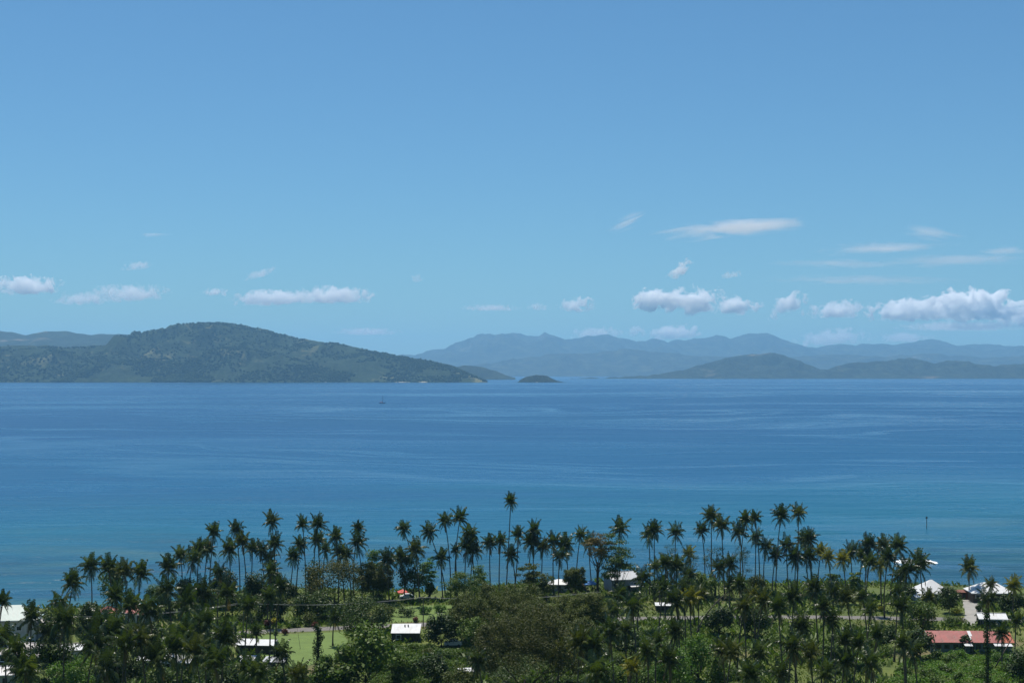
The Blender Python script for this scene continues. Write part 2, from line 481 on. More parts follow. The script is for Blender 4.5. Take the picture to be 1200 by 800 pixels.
def road_mat(name, base, green):
    m, n, l = new_mat(name)
    g = n.new('ShaderNodeNewGeometry'); pos = g.outputs['Position']
    a = noise(n, l, pos, 0.35, 6, 0.65)
    c = ramp(n, l, a, [(0.3, tuple(v * 0.75 for v in base)), (0.65, base), (0.8, green)])
    p = n.new('ShaderNodeBsdfPrincipled'); l.new(c, p.inputs['Base Color']); p.inputs['Roughness'].default_value = 0.9
    b = n.new('ShaderNodeBump'); b.inputs['Strength'].default_value = 0.4; b.inputs['Distance'].default_value = 0.05
    l.new(noise(n, l, pos, 6.0, 4), b.inputs['Height']); l.new(b.outputs[0], p.inputs['Normal'])
    o = n.new('ShaderNodeOutputMaterial'); l.new(p.outputs[0], o.inputs[0])
    return m
M['road'] = road_mat('worn_seal', (0.15, 0.14, 0.13), (0.12, 0.13, 0.07))
M['gravel'] = road_mat('pale_gravel', (0.29, 0.28, 0.26), (0.2, 0.2, 0.15))
M['lawn'] = road_mat('mown_lawn', (0.105, 0.165, 0.030), (0.15, 0.18, 0.05))

ROAD_PX = [(-150, 764), (60, 757), (180, 750), (300, 739.5), (400, 735.5), (500, 731), (620, 727), (820, 723), (940, 722.5), (1060, 724), (1200, 727), (1400, 733)]
RX, RY = strip_pts(ROAD_PX, 2.6)
def road():
    v = []; q = []
    for i in range(len(RX)):
        w = 2.7 + 0.25 * math.sin(i * 1.7)
        v += [(RX[i], RY[i] - w, GZ + 0.02), (RX[i], RY[i] + w, GZ + 0.02)]
    for i in range(len(RX) - 1): q.append((2 * i, 2 * i + 2, 2 * i + 3, 2 * i + 1))
    o = link('road', mesh_np('road', v, q), None, M['road'])
    tag(o, 'narrow worn grey road running through the palms along the coast', 'road', kind='structure')
road()
LAWN = [at(a, b, GZ) for a, b in [(296, 744), (340, 742.2), (402, 740.2), (408, 752), (395, 770), (350, 782), (318, 776), (300, 764)]]
sheet('lawn', LAWN, M['lawn'], 0.03, 'open bright green lawn beside the road among the trees', 'lawn')
FIELD = [at(a, b, GZ) for a, b in [(428, 727.5), (440, 718), (480, 710), (530, 708), (540, 716), (520, 725), (500, 727.5), (460, 729)]]
sheet('verge', FIELD, M['lawn'], 0.026, 'sunny grass verge between the road and the beach', 'verge')
DRIVE = [at(a, b, GZ) for a, b in [(1124, 700), (1145, 699.5), (1148, 708), (1152, 719), (1143, 733), (1129, 733), (1131, 717)]]
sheet('driveway', DRIVE, M['gravel'], 0.034, 'pale gravel driveway leading to the white roofed houses', 'driveway')

# ------------------------------------------------------------------ far land
def loaf(pts, yf, k, maxhd, nx, ny, amp, scale, back=1.0, foot=0.0, jag=0.0):
    """a ridge of land: skyline given in pixels, shore at depth yf, ridge hd behind it"""
    px = np.array([p[0] for p in pts], float); py = np.array([p[1] for p in pts], float)
    P = np.linspace(px[0], px[-1], nx)
    S = np.interp(P, px, py)
    # small roughness of the skyline
    S = S + (fbm(P / 9.0, P * 0 + yf * 0.01, 3) - 0.5) * 2.2
    S = S - (0.5 - np.abs(fbm(P / 26.0 + 3, P * 0 + yf * 0.013, 4) - 0.5) * 4) * jag
    hd = np.full(nx, 800.0)
    for _ in range(6):
        Yr = yf + hd
        h = np.array([at_y(a, b, c).z for a, b, c in zip(P, S, Yr)])
        h = np.maximum(h, 0)
        hd = np.clip(k * h, 60, maxhd)
    ker = np.ones(15) / 15
    hd = np.convolve(np.pad(hd, 7, mode='edge'), ker, 'valid')
    Yr = yf + hd
    h = np.maximum(np.array([at_y(a, b, c).z for a, b, c in zip(P, S, Yr)]), 0)
    xr = (P - 600.0) / F * Yr
    v = np.concatenate([np.linspace(0, 1, int(ny * .68)), np.linspace(1, 1 + back, ny - int(ny * .68) + 1)[1:]])
    X = np.repeat(xr[None, :], ny, 0)
    Yv = yf + v[:, None] * hd[None, :]
    t = np.where(v < 1, v, np.maximum(0, 1 - (v - 1) / back))[:, None]
    prof = 0.72 * t + 0.28 * np.sin(t * math.pi / 2)
    if foot: prof = np.maximum(prof * 0 + prof ** (1 + foot), prof * 0)
    Z = h[None, :] * prof
    rid = 1 - np.abs(2 * fbm(X / scale, Yv / (scale * 1.6), 5) - 1)      # ridged noise -> gullies
    gul = (fbm(X / scale + 9, Yv / (scale * 1.6) + 4, 5) - 0.5)
    w = np.clip(t * 4, 0, 1) * np.clip((1 - t) * 3.2, 0, 1)
    Z = Z * (1 + amp * w * ((rid - 0.75) * 1.6 + gul))
    # spurs never rise above the crest as seen along the bay
    cap = CAM_H + (h - CAM_H)[None, :] * (Yv / Yr[None, :]) - (1 - t) * 6
    Z = np.where((v[:, None] < 1) & (h[None, :] > CAM_H), np.minimum(Z, np.maximum(cap, 0.6)), Z)
    Z = np.where(t <= 0.0, -8.0, np.maximum(Z, 0.6))
    Yv = Yv + (fbm(X / (scale * 0.5) + 3, X * 0 + 1.7, 4) - 0.5) * np.minimum(hd, 500)[None, :] * 0.5 * (1 - t)
    q = np.arange(X.size).reshape(X.shape)
    quads = np.stack([q[:-1, :-1], q[:-1, 1:], q[1:, 1:], q[1:, :-1]], -1).reshape(-1, 4)
    return np.stack([X, Yv, Z], -1).reshape(-1, 3), quads

def land_mat(name, dark, mid, light, clear, cscale, camt, sandy=True):
    m, n, l = new_mat(name)
    g = n.new('ShaderNodeNewGeometry'); pos = g.outputs['Position']
    sep = n.new('ShaderNodeSeparateXYZ'); l.new(pos, sep.inputs[0])
    a = noise(n, l, pos, cscale * 6, 6, 0.7)
    c = ramp(n, l, a, [(0.3, dark), (0.5, mid), (0.72, light)])
    k = noise(n, l, pos, cscale, 6, 0.68, 0.5)
    c = mixc(n, l, ramp(n, l, k, [(camt, (0, 0, 0)), (camt + 0.10, (0.8, 0.8, 0.8))]), c, clear)
    if sandy:
        s = n.new('ShaderNodeMapRange'); l.new(sep.outputs['Z'], s.inputs[0])
        s.inputs[1].default_value = 3.0; s.inputs[2].default_value = 9.0; s.inputs[3].default_value = 1.0; s.inputs[4].default_value = 0.0
        sn = noise(n, l, pos, cscale * 1.3, 3)
        c = mixc(n, l, math_n(n, l, 'MULTIPLY', s.outputs[0], ramp(n, l, sn, [(0.60, (0, 0, 0)), (0.66, (1, 1, 1))])), c, (0.42, 0.38, 0.28))
    p = n.new('ShaderNodeBsdfPrincipled'); l.new(c, p.inputs['Base Color']); p.inputs['Roughness'].default_value = 0.95
    p.inputs['Specular IOR Level'].default_value = 0.1
    b = n.new('ShaderNodeBump'); b.inputs['Strength'].default_value = 0.8; b.inputs['Distance'].default_value = 18.0
    l.new(noise(n, l, pos, cscale * 14, 4, 0.65), b.inputs['Height']); l.new(b.outputs[0], p.inputs['Normal'])
    o = n.new('ShaderNodeOutputMaterial'); l.new(p.outputs[0], o.inputs[0])
    return m
M['island'] = land_mat('island_forest_ground', (0.008, 0.015, 0.006), (0.018, 0.032, 0.010), (0.036, 0.054, 0.018), (0.17, 0.165, 0.08), 0.0034, 0.58)
M['islet'] = land_mat('islet_scrub', (0.005, 0.010, 0.005), (0.012, 0.020, 0.008), (0.030, 0.040, 0.016), (0.06, 0.06, 0.03), 0.004, 0.9)
M['hills'] = land_mat('hill_forest', (0.005, 0.010, 0.005), (0.014, 0.022, 0.010), (0.045, 0.056, 0.024), (0.24, 0.19, 0.13), 0.0014, 0.60, False)
M['mountain'] = land_mat('mountain_forest', (0.006, 0.010, 0.006), (0.022, 0.030, 0.016), (0.075, 0.085, 0.045), (0.26, 0.21, 0.16), 0.0008, 0.62, False)

def land(name, parts, mat, label, cat):
    vs, qs, b = [], [], 0
    for v, q in parts:
        vs.append(v); qs.append(q + b); b += len(v)
    me = mesh_np(name, np.concatenate(vs), np.concatenate(qs), smooth=True)
    return tag(link(name, me, None, mat), label, cat, kind='structure')

ISL_BACK = [(-190, 420), (-120, 410), (-60, 406), (0, 405), (55, 405), (75, 408), (100, 407), (135, 405), (150, 398), (165, 390), (185, 386), (200, 383.5), (220, 380.5), (240, 379.5), (255, 378.5), (270, 379), (285, 381), (300, 385.5), (320, 390), (350, 396), (380, 401), (400, 403), (430, 410), (460, 416), (500, 422), (530, 430), (550, 438), (563, 445), (571, 448.2)]
ISL_F1 = [(-170, 430), (-100, 412), (-30, 408), (20, 410), (55, 408), (80, 412), (110, 417), (140, 425), (165, 434), (190, 443), (205, 448)]
ISL_F2 = [(190, 448), (210, 436), (235, 418), (262, 407), (290, 408), (330, 415), (370, 427), (405, 437), (432, 445), (445, 448)]
ISL_F3 = [(60, 448), (90, 436), (120, 427), (160, 421), (195, 420), (220, 428), (240, 438), (262, 448)]
parts = [loaf(ISL_BACK, 9150, 4.6, 1900, 520, 90, 0.8, 520), loaf(ISL_F1, 9120, 3.4, 900, 260, 60, 0.9, 380), loaf(ISL_F2, 9100, 3.0, 900, 240, 60, 0.9, 380), loaf(ISL_F3, 9110, 3.0, 700, 180, 50, 0.9, 380)]
land('island', parts, M['island'], 'long green forested island with pale clearings, across the bay', 'island')

# forest on the island: one mass of small crowns
def forest():
    ico_t = (1 + 5 ** 0.5) / 2
    iv = np.array([(-1, ico_t, 0), (1, ico_t, 0), (-1, -ico_t, 0), (1, -ico_t, 0), (0, -1, ico_t), (0, 1, ico_t), (0, -1, -ico_t), (0, 1, -ico_t), (ico_t, 0, -1), (ico_t, 0, 1), (-ico_t, 0, -1), (-ico_t, 0, 1)], float)
    iv /= np.linalg.norm(iv[0])
    itr = np.array([(0, 11, 5), (0, 5, 1), (0, 1, 7), (0, 7, 10), (0, 10, 11), (1, 5, 9), (5, 11, 4), (11, 10, 2), (10, 7, 6), (7, 1, 8), (3, 9, 4), (3, 4, 2), (3, 2, 6), (3, 6, 8), (3, 8, 9), (4, 9, 5), (2, 4, 11), (6, 2, 10), (8, 6, 7), (9, 8, 1)])
    P = []
    for (v, q), cnt in zip(parts, (17000, 6500, 6000, 4000)):
        i = rng.integers(0, len(q), cnt)
        a, b = v[q[i, 0]], v[q[i, 2]]
        t = rng.random((cnt, 1))
        p = a * (1 - t) + b * t
        p = p[p[:, 2] > 4]
        keep = (fbm(p[:, 0] / 240, p[:, 1] / 240, 3) < 0.57 + 0.12 * rng.random(len(p)))
        P.append(p[keep])
    P = np.concatenate(P)
    # round green islet gets its own trees below
    n = len(P)
    s = rng.uniform(4.5, 9.5, (n, 1, 1)) * np.array([1.15, 1.15, 0.85])[None, None, :]
    V = iv[None] * s * rng.uniform(0.75, 1.25, (n, 12, 1)) + P[:, None, :] + np.array([0, 0, 3.0])
    T = itr[None] + (np.arange(n) * 12)[:, None, None]
    me = mesh_np('forest', V, None, T.reshape(-1, 3), smooth=False)
    o = link('forest', me, None, M['far_leaf'])
    tag(o, 'dark green forest covering the slopes of the long island', 'forest', kind='stuff')
def far_leaf():
    m, n, l = new_mat('far_crowns')
    g = n.new('ShaderNodeNewGeometry')
    c = ramp(n, l, g.outputs['Random Per Island'], [(0.0, (0.009, 0.016, 0.007)), (0.6, (0.020, 0.033, 0.011)), (1.0, (0.044, 0.058, 0.020))])
    p = n.new('ShaderNodeBsdfPrincipled'); l.new(c, p.inputs['Base Color']); p.inputs['Roughness'].default_value = 1.0
    p.inputs['Specular IOR Level'].default_value = 0.0
    o = n.new('ShaderNodeOutputMaterial'); l.new(p.outputs[0], o.inputs[0])
    return m
M['far_leaf'] = far_leaf()
forest()

FARL = [(-260, 396), (-150, 390), (-60, 391), (0, 388), (15, 389.5), (30, 393), (45, 389), (58, 388), (78, 388), (100, 392), (120, 391.5), (140, 391.5), (160, 393), (185, 396), (230, 404), (280, 416), (330, 430), (370, 440), (390, 444)]
land('far_ridge', [loaf(FARL, 13500, 6, 2600, 300, 50, 0.4, 900)], M['hills'], 'bluish wooded ridge showing behind the long island', 'ridge')
PTB = [(500, 440), (520, 432), (545, 428), (565, 430), (580, 434), (592, 439), (600, 442), (604, 443)]
land('headland', [loaf(PTB, 12600, 3, 700, 140, 30, 0.4, 500)], M['hills'], 'low hazy headland behind the tip of the long island', 'headland')
ISLET = [(603, 448.4), (608, 446), (611, 443), (617, 441.4), (626, 440), (634, 439.8), (641, 440.6), (648, 443.6), (655, 446.6), (664, 448.6)]
islet_part = loaf(ISLET, 9200, 2.0, 120, 160, 30, 0.5, 90)
land('islet', [islet_part], M['islet'], 'small dark wooded islet alone in the middle of the bay', 'islet')
HILLS = [(668, 443.8), (690, 443), (720, 441.8), (760, 440), (780, 437), (800, 433), (830, 425), (850, 419), (870, 416), (890, 414.5), (905, 413), (920, 417), (940, 424), (960, 431), (970, 432.5), (985, 428), (1000, 425), (1020, 424), (1040, 422), (1060, 420.5), (1085, 422), (1095, 425), (1110, 422), (1130, 423), (1145, 427), (1160, 429), (1175, 428), (1190, 427), (1210, 426), (1260, 424), (1330, 420), (1400, 426)]
land('wooded_hills', [loaf(HILLS, 14300, 4.5, 1700, 700, 60, 0.9, 520, jag=1.0)], M['hills'], 'low green wooded hills along the shore beneath the far mountains', 'hills')
FOOT = [(440, 444), (520, 436), (560, 428), (600, 421), (640, 416), (690, 414), (730, 409), (770, 412), (820, 417), (870, 419), (930, 418), (985, 415), (1030, 418), (1090, 414), (1150, 419), (1210, 416), (1330, 420), (1420, 430)]
land('foothills', [loaf(FOOT, 21500, 5, 4500, 600, 50, 0.6, 1100, jag=1.5)], M['mountain'], 'hazy blue foothills in front of the far mountain range', 'hills')
MTN = [(395, 440), (430, 430), (450, 421), (460, 417), (470, 414), (477, 414), (487, 416), (505, 411), (525, 406), (545, 398), (560, 393), (575, 392), (590, 391), (600, 390), (620, 392.5), (632, 392), (638, 388.5), (645, 392.5), (660, 396), (672, 397), (688, 393), (700, 394), (712, 391.5), (725, 395), (738, 396), (745, 399), (755, 397.5), (765, 397), (780, 401), (795, 398), (815, 397.5), (828, 397), (840, 393), (855, 397.5), (870, 391.5), (880, 390), (900, 392.5), (915, 398), (935, 404), (955, 406.5), (975, 404.5), (990, 403), (1002, 405), (1015, 401.5), (1043, 404.5), (1075, 400), (1097, 398), (1110, 402), (1122, 405.5), (1145, 404), (1165, 403.5), (1180, 406), (1200, 408), (1260, 402), (1330, 410), (1420, 420)]
land('mountain_range', [loaf(MTN, 25000, 8, 6000, 900, 60, 0.6, 1600, jag=2.2)], M['mountain'], 'long jagged blue mountain range on the far side of the bay', 'mountains')

# ------------------------------------------------------------------ haze
hz = MB().box((0, 16500, 505), (84000, 44000, 1100)).build('haze')
hm, hn, hl = new_mat('pale_air')
pv = hn.new('ShaderNodeVolumePrincipled')
pv.inputs['Color'].default_value = (0.35, 0.70, 1.0, 1)
pv.inputs['Density'].default_value = 3.7e-5
pv.inputs['Anisotropy'].default_value = 0.1
ho = hn.new('ShaderNodeOutputMaterial'); hl.new(pv.outputs[0], ho.inputs['Volume'])
hz.data.materials.append(hm)
tag(hz, 'thin blue haze lying over the whole bay', 'haze', kind='stuff')
# ------------------------------------------------------------------ clouds (real volumes, high above and beyond the haze)
def cloud_mat(name, dens, W, H, soft, amp, nscale, seed, wisp):
    """vapour that thins out towards the ragged edge of the cloud"""
    m, n, l = new_mat(name)
    tc = n.new('ShaderNodeTexCoord'); ob = tc.outputs['Object']
    # position measured in half-sizes of the cloud
    c = mapping(n, l, ob, (2.0 / W, 2.0 / (W * .6), 2.0 / H))
    if not wisp:
        sp = n.new('ShaderNodeSeparateXYZ'); l.new(c, sp.inputs[0])
        below = math_n(n, l, 'MULTIPLY', math_n(n, l, 'MINIMUM', math_n(n, l, 'ADD', sp.outputs['Z'], 0.45), 0.0), 1.6)
        z2 = math_n(n, l, 'ADD', sp.outputs['Z'], below)
        cb = n.new('ShaderNodeCombineXYZ'); l.new(sp.outputs['X'], cb.inputs[0]); l.new(sp.outputs['Y'], cb.inputs[1]); l.new(z2, cb.inputs[2])
        c = cb.outputs[0]
    ln = n.new('ShaderNodeVectorMath'); ln.operation = 'LENGTH'; l.new(c, ln.inputs[0])
    stretch = (1, 1, 1) if not wisp else (.22, .4, 1.2)
    nz = noise(n, l, mapping(n, l, ob, stretch, (0, 0, 0), (seed * 977.0, seed * 313.0, seed * 71.0)), nscale, 8, 0.66, 0.35 if not wisp else 0.8)
    v = math_n(n, l, 'MULTIPLY', math_n(n, l, 'SUBTRACT', nz, 0.5), amp)
    v = math_n(n, l, 'SUBTRACT', math_n(n, l, 'ADD', v, 0.53), ln.outputs['Value'])
    r = n.new('ShaderNodeMapRange'); r.interpolation_type = 'SMOOTHSTEP'; l.new(v, r.inputs[0])
    r.inputs[1].default_value = 0.0; r.inputs[2].default_value = soft; r.inputs[3].default_value = 0.0; r.inputs[4].default_value = dens
    pv_ = n.new('ShaderNodeVolumePrincipled')
    pv_.inputs['Color'].default_value = (1, 1, 1, 1)
    l.new(r.outputs[0], pv_.inputs['Density'])
    o = n.new('ShaderNodeOutputMaterial'); l.new(pv_.outputs[0], o.inputs['Volume'])
    try: m.cycles.volume_step_rate = 0.5
    except Exception: pass
    return m
DENS = {'dense': .014, 'thin': .008, 'faint': .0034, 'veil': .0017, 'gauze': .0008}
def cloud(name, px, py, w, h, Y, mat, label, seed, kind='cumulus', slant=0.0):
    import bmesh
    rr = random.Random(seed)
    c = at_y(px, py, Y); mpp = Y / F                          # metres per pixel
    W, H = (w * mpp * 1.35, h * mpp * 1.55) if kind == 'cumulus' else (w * mpp * 1.9, h * mpp * 2.0)
    bm = bmesh.new()
    bmesh.ops.create_icosphere(bm, subdivisions=3, radius=1.0)
    for v in bm.verts:
        k = .96 + .08 * rr.random()
        v.co = Vector((v.co.x * W / 2 * k, v.co.y * W * .3 * k, v.co.z * H / 2 * k))
    em = bpy.data.meshes.new(name); bm.to_mesh(em); bm.free()
    em.materials.append(cloud_mat('vapour', DENS[mat], W, H, .13 if kind == 'cumulus' else .5, 3.8 if kind == 'cumulus' else 2.2, (2.3 if w < 70 else 2.8) / H if kind == 'cumulus' else 2.2 / H, seed, kind != 'cumulus'))
    ob = link(name, em); ob.location = c
    ob.rotation_euler = (0, -math.atan(slant * h / w * 1.6), 0)
    tag(ob, label, 'cloud', 'clouds low over the far side of the bay' if kind == 'cumulus' else 'thin wisps of high cloud')
    return ob

CL = [
 ('cumulus_cloud', 772, 352, 56, 26, 36000, 'dense', 'bright puffy cloud, one half of the heap above the middle mountains', 3, 0),
 ('cumulus_cloud', 815, 353, 64, 30, 36500, 'dense', 'tallest bright puffy cloud above the middle mountains', 4, 0),
 ('cumulus_cloud', 862, 360, 52, 20, 36200, 'dense', 'trailing low end of the puffy heap above the middle mountains', 5, 0),
 ('cumulus_cloud', 675, 358, 38, 17, 36000, 'thin', 'small round cloud alone over the jagged small peak', 6, 0),
 ('cumulus_cloud', 797, 317, 34, 14, 33000, 'thin', 'small tilted scrap of cloud above the middle puffy heap', 7, 1.1),
 ('cumulus_cloud', 857, 322, 24, 9, 33000, 'faint', 'faint smudge of cloud beside the small tilted scrap', 8, 0.2),
 ('cumulus_cloud', 922, 359, 44, 22, 36000, 'thin', 'pale puffy cloud between the middle heap and the big bank', 9, 0.6),
 ('cumulus_cloud', 983, 364, 66, 20, 36500, 'thin', 'low pale cloud just before the big bright bank', 10, 0.1),
 ('cumulus_cloud', 1070, 364, 96, 26, 36000, 'dense', 'near end of the big bright cloud bank over the last peaks', 11, 0.1),
 ('cumulus_cloud', 1140, 360, 100, 36, 36500, 'dense', 'tallest part of the big bright cloud bank', 12, 0),
 ('cumulus_cloud', 1195, 372, 70, 24, 36800, 'thin', 'fading end of the big cloud bank at the picture edge', 13, 0),
 ('cumulus_cloud', 1130, 383, 130, 10, 37000, 'faint', 'flat grey veil of cloud under the big bank', 14, 0),
 ('cumulus_cloud', 320, 350, 86, 16, 36000, 'thin', 'broad low cloud over the island summit slope', 15, 0.1),
 ('cumulus_cloud', 392, 347, 80, 18, 36300, 'thin', 'knobbly cloud trailing seaward of the island summit', 16, 0),
 ('cumulus_cloud', 150, 345, 84, 18, 36000, 'faint', 'pale cloud over the saddle of the long island', 17, 0.1),
 ('cumulus_cloud', 95, 351, 60, 14, 36000, 'faint', 'dim cloud between the puffy left cloud and the saddle', 18, 0),
 ('cumulus_cloud', 30, 336, 76, 20, 36000, 'thin', 'puffy white cloud at the left edge above the blue ridge', 19, 0),
 ('cumulus_cloud', 253, 343, 28, 9, 36000, 'thin', 'tiny white cloud above the island shoulder', 20, 0),
 ('cumulus_cloud', 160, 312, 34, 9, 33000, 'faint', 'small faint cloud high above the island saddle', 21, 0.3),
 ('cumulus_cloud', 305, 321, 36, 9, 33000, 'faint', 'small slanting cloud high above the island summit', 22, 0.8),
 ('cumulus_cloud', 489, 326, 16, 10, 33000, 'faint', 'faint speck of cloud over open water beside the island', 23, 0),
 ('cumulus_cloud', 430, 389, 66, 8, 44000, 'faint', 'faint thin cloud low over the sloping island tip', 24, 0),
 ('cumulus_cloud', 790, 391, 58, 16, 46000, 'thin', 'white cloud peeping over the mountain dip', 25, 0.2),
 ('cumulus_cloud', 744, 388, 22, 16, 46000, 'faint', 'little cloud plume rising behind the mountain dip', 26, 0),
 ('cumulus_cloud', 700, 391, 60, 12, 46000, 'faint', 'dim cloud strip behind the low middle peaks', 27, 0),
 ('cumulus_cloud', 975, 397, 74, 18, 46000, 'faint', 'hazy cloud behind the low gap of the range', 28, 0.2),
 ('cumulus_cloud', 1060, 396, 60, 12, 46000, 'faint', 'hazy cloud low beneath the big bank', 29, 0),
 ('cumulus_cloud', 630, 360, 26, 8, 36000, 'faint', 'pale shred of cloud next to the small round cloud', 30, 0),
 ('cumulus_cloud', 575, 361, 60, 7, 36000, 'faint', 'barely visible cloud strip over the open channel', 31, 0),
]
for nm, px, py, w, h, Y, mt, lb, sd, sl in CL:
    cloud(nm, px, py, w, h, Y, mt, lb, sd, 'cumulus', sl)
WL = [
 (862, 267, 150, 16, 30000, 'faint', 'longest bright wisp of high cloud, streaked above the middle heap', 41, 0.5),
 (735, 262, 46, 15, 30000, 'veil', 'small ragged wisp at the tail of the longest streak', 42, 0.9),
 (1030, 291, 130, 10, 30000, 'veil', 'thin level wisp above the gap before the big bank', 43, 0.25),
 (1087, 273, 56, 16, 30000, 'veil', 'short bright feather of high cloud above the big bank', 44, -0.5),
 (985, 309, 150, 7, 30000, 'gauze', 'faint level streak below the thin level wisp', 45, -0.3),
 (1010, 328, 190, 8, 30000, 'gauze', 'faintest low streak just above the pale puffy clouds', 46, -0.2),
 (1120, 305, 160, 14, 30000, 'gauze', 'wide gauzy veil of cloud above the big bank', 49, 0.2),
 (1185, 294, 70, 9, 30000, 'veil', 'thin streak of high cloud cut by the right edge', 47, 0.1),
 (182, 275, 34, 5, 30000, 'veil', 'tiny thread of high cloud far above the saddle', 48, 0.1),
]
for px, py, w, h, Y, mt, lb, sd, sl in WL:
    cloud('wispy_cloud', px, py, w, h, Y, mt, lb, sd, 'wisp', sl)

# ------------------------------------------------------------------ buildings
def local_box(name, mat, parent, c, d):
    return MB().box(c, d).build(name, mat, parent)

def gable_roof(w, d, h, over, thick, axis='x'):
    """two sloping slabs with thickness, ridge along x"""
    mb = MB()
    W, D = w / 2 + over, d / 2 + over
    s = h / (d / 2)
    lo = -over * s
    for sg in (-1, 1):
        a = [(-W, sg * D, lo), (W, sg * D, lo), (W, 0, h), (-W, 0, h)]
        b = [(x, y, z + thick) for x, y, z in a]
        if sg == 1: a, b = a[::-1], b[::-1]
        mb.face(b); mb.face(a[::-1])
        for i in range(4):
            j = (i + 1) % 4
            mb.face([a[i], a[j], b[j], b[i]])
    return mb

def hip_roof(w, d, h, over, thick):
    mb = MB()
    W, D = w / 2 + over, d / 2 + over
    r = max(0.0, (w - d) / 2)
    lo = -over * h / (d / 2)
    e = [(-W, -D, lo), (W, -D, lo), (W, D, lo), (-W, D, lo)]
    e2 = [(x, y, z + thick) for x, y, z in e]
    t1, t2 = (-r - 0.01, 0, h + thick), (r + 0.01, 0, h + thick)
    mb.face([e2[0], e2[1], t2, t1]); mb.face([e2[1], e2[2], t2]); mb.face([e2[2], e2[3], t1, t2]); mb.face([e2[3], e2[0], t1])
    for i in range(4):
        j = (i + 1) % 4; mb.face([e[i], e[j], e2[j], e2[i]])
    mb.face(e[::-1])
    return mb

def mono_roof(w, d, h, over, thick):
    """single pitch falling towards the viewer side"""
    mb = MB()
    W, D = w / 2 + over, d / 2 + over
    a = [(-W, -D, 0), (W, -D, 0), (W, D, h), (-W, D, h)]
    b = [(x, y, z + thick) for x, y, z in a]
    mb.face(b); mb.face(a[::-1])
    for i in range(4):
        j = (i + 1) % 4; mb.face([a[i], a[j], b[j], b[i]])
    return mb

def house(name, cat, label, px, py, w, d, wh, rh, rz=0.0, roof='gable', wall_m='white_wall', roof_m='white_roof', over=0.45, wins=2, door=True, group=None, open_sided=False, extra=None):
    p = at(px, py, GZ)
    root = empty(name, (p.x, p.y + d / 2, GZ), R(rz))
    tag(root, label, cat, group)
    if open_sided:
        for sx in (-1, 1):
            for sy in (-1, 1):
                local_box('post', M['wood'], root, (sx * (w / 2 - .12), sy * (d / 2 - .12), wh / 2), (.14, .14, wh))
        local_box('back_wall', M[wall_m], root, (0, d / 2 - .1, wh * .5), (w - .5, .12, wh * .96))
    else:
        local_box('wall', M[wall_m], root, (0, 0, wh / 2), (w, d, wh))
        if roof == 'gable':
            for sg in (-1, 1):
                g = MB(); x = sg * (w / 2 - .01)
                f = [(x, -d / 2, wh), (x, d / 2, wh), (x, 0, wh + rh)]
                g.face(f if sg == 1 else f[::-1])
                f2 = [(x - sg * .12, b, c) for _, b, c in f]
                g.face(f2[::-1] if sg == 1 else f2)
                g.build('gable', M[wall_m], root)
        if roof == 'mono':
            for sg in (-1, 1):
                x = sg * (w / 2 - .02)
                MB().box((x, d / 4, wh + rh * .25), (.08, d * .48, rh * .5)).build('gable', M[wall_m], root)
    rm = {'gable': gable_roof, 'hip': hip_roof, 'mono': mono_roof}[roof](w, d, rh, over, .10)
    rf = rm.build('roof', M[roof_m], root); rf.location = (0, 0, wh + .01)
    if roof == 'gable':
        cap = MB().box((0, 0, rh + .13), (w + 2 * over, .3, .06)).build('ridge_cap', M[roof_m], rf)
        for sg in (-1, 1):
            MB().box((0, sg * (d / 2 + over + .02), -over * rh / (d / 2) - .01), (w + 2 * over, .05, .2)).build('fascia', M['white_paint'], rf)
    elif roof == 'hip':
        for sg in (-1, 1):
            MB().box((0, sg * (d / 2 + over + .03), -over * rh / (d / 2) - .02), (w + 2 * over, .05, .18)).build('fascia', M['white_paint'], rf)
    if not open_sided:
        slots = wins + (1 if door else 0)
        for i in range(slots):
            x = -w / 2 + w * (i + .5) / slots
            if door and i == slots // 2:
                dd = local_box('door', M['dark'], root, (x, -d / 2 - .03, 1.0), (.9, .06, 2.0))
                MB().box((x + .34, -d / 2 - .09, 1.0), (.05, .06, .12)).build('handle', M['steel'], dd)
            else:
                z = min(wh * .6, wh - .75)
                fr = local_box('window', M['white_paint'], root, (x, -d / 2 - .02, z), (1.25, .06, 1.1))
                MB().box((x, -d / 2 - .06, z), (1.05, .04, .9)).build('pane', M['glass'], fr)
                MB().box((x, -d / 2 - .08, z - .6), (1.4, .14, .08)).build('sill', M['white_paint'], fr)
    return root

B = {}
house('house', 'house', 'two-storey house with pale green hipped roof at the left edge', 6, 752, 13, 8.5, 5.4, 2.7, 8, 'hip', 'white_wall', 'pale_green_roof', wins=4)
house('house_wing', 'building', 'long blue-grey wing with low roof behind the leaning palm, beside the green-roofed house', 45, 750, 9.5, 5, 3.9, .7, 4, 'gable', 'grey_wall', 'grey_roof', wins=3)
house('house', 'house', 'brown-gabled house with weathered pinkish grey roof below the green-roofed house', 24, 782, 10.5, 7, 2.9, 1.9, -14, 'gable', 'brown_wall', 'grey_roof', wins=2)
house('house', 'house', 'small white-walled house cut by the lower left corner', -6, 806, 6, 5, 2.8, 1.1, 10, 'gable', 'white_wall', 'zinc_roof', wins=1)
house('shed', 'shed', 'low white roof glimpsed under the palm right of the grey roof', 78, 772, 5.5, 3.2, 2.0, .6, 6, 'mono', 'white_wall', 'white_roof', wins=1, door=False)
house('cottage', 'house', 'small cottage with orange-red roof hidden behind left shore palms', 124, 729, 5.2, 4.5, 2.5, 1.3, 12, 'hip', 'white_wall', 'orange_roof', wins=1)
house('cottage', 'house', 'cottage with red roof and white wall, nearer the clearing by the shore', 161, 730, 5.6, 5, 2.7, 1.5, -22, 'gable', 'white_wall', 'red_roof', wins=1)
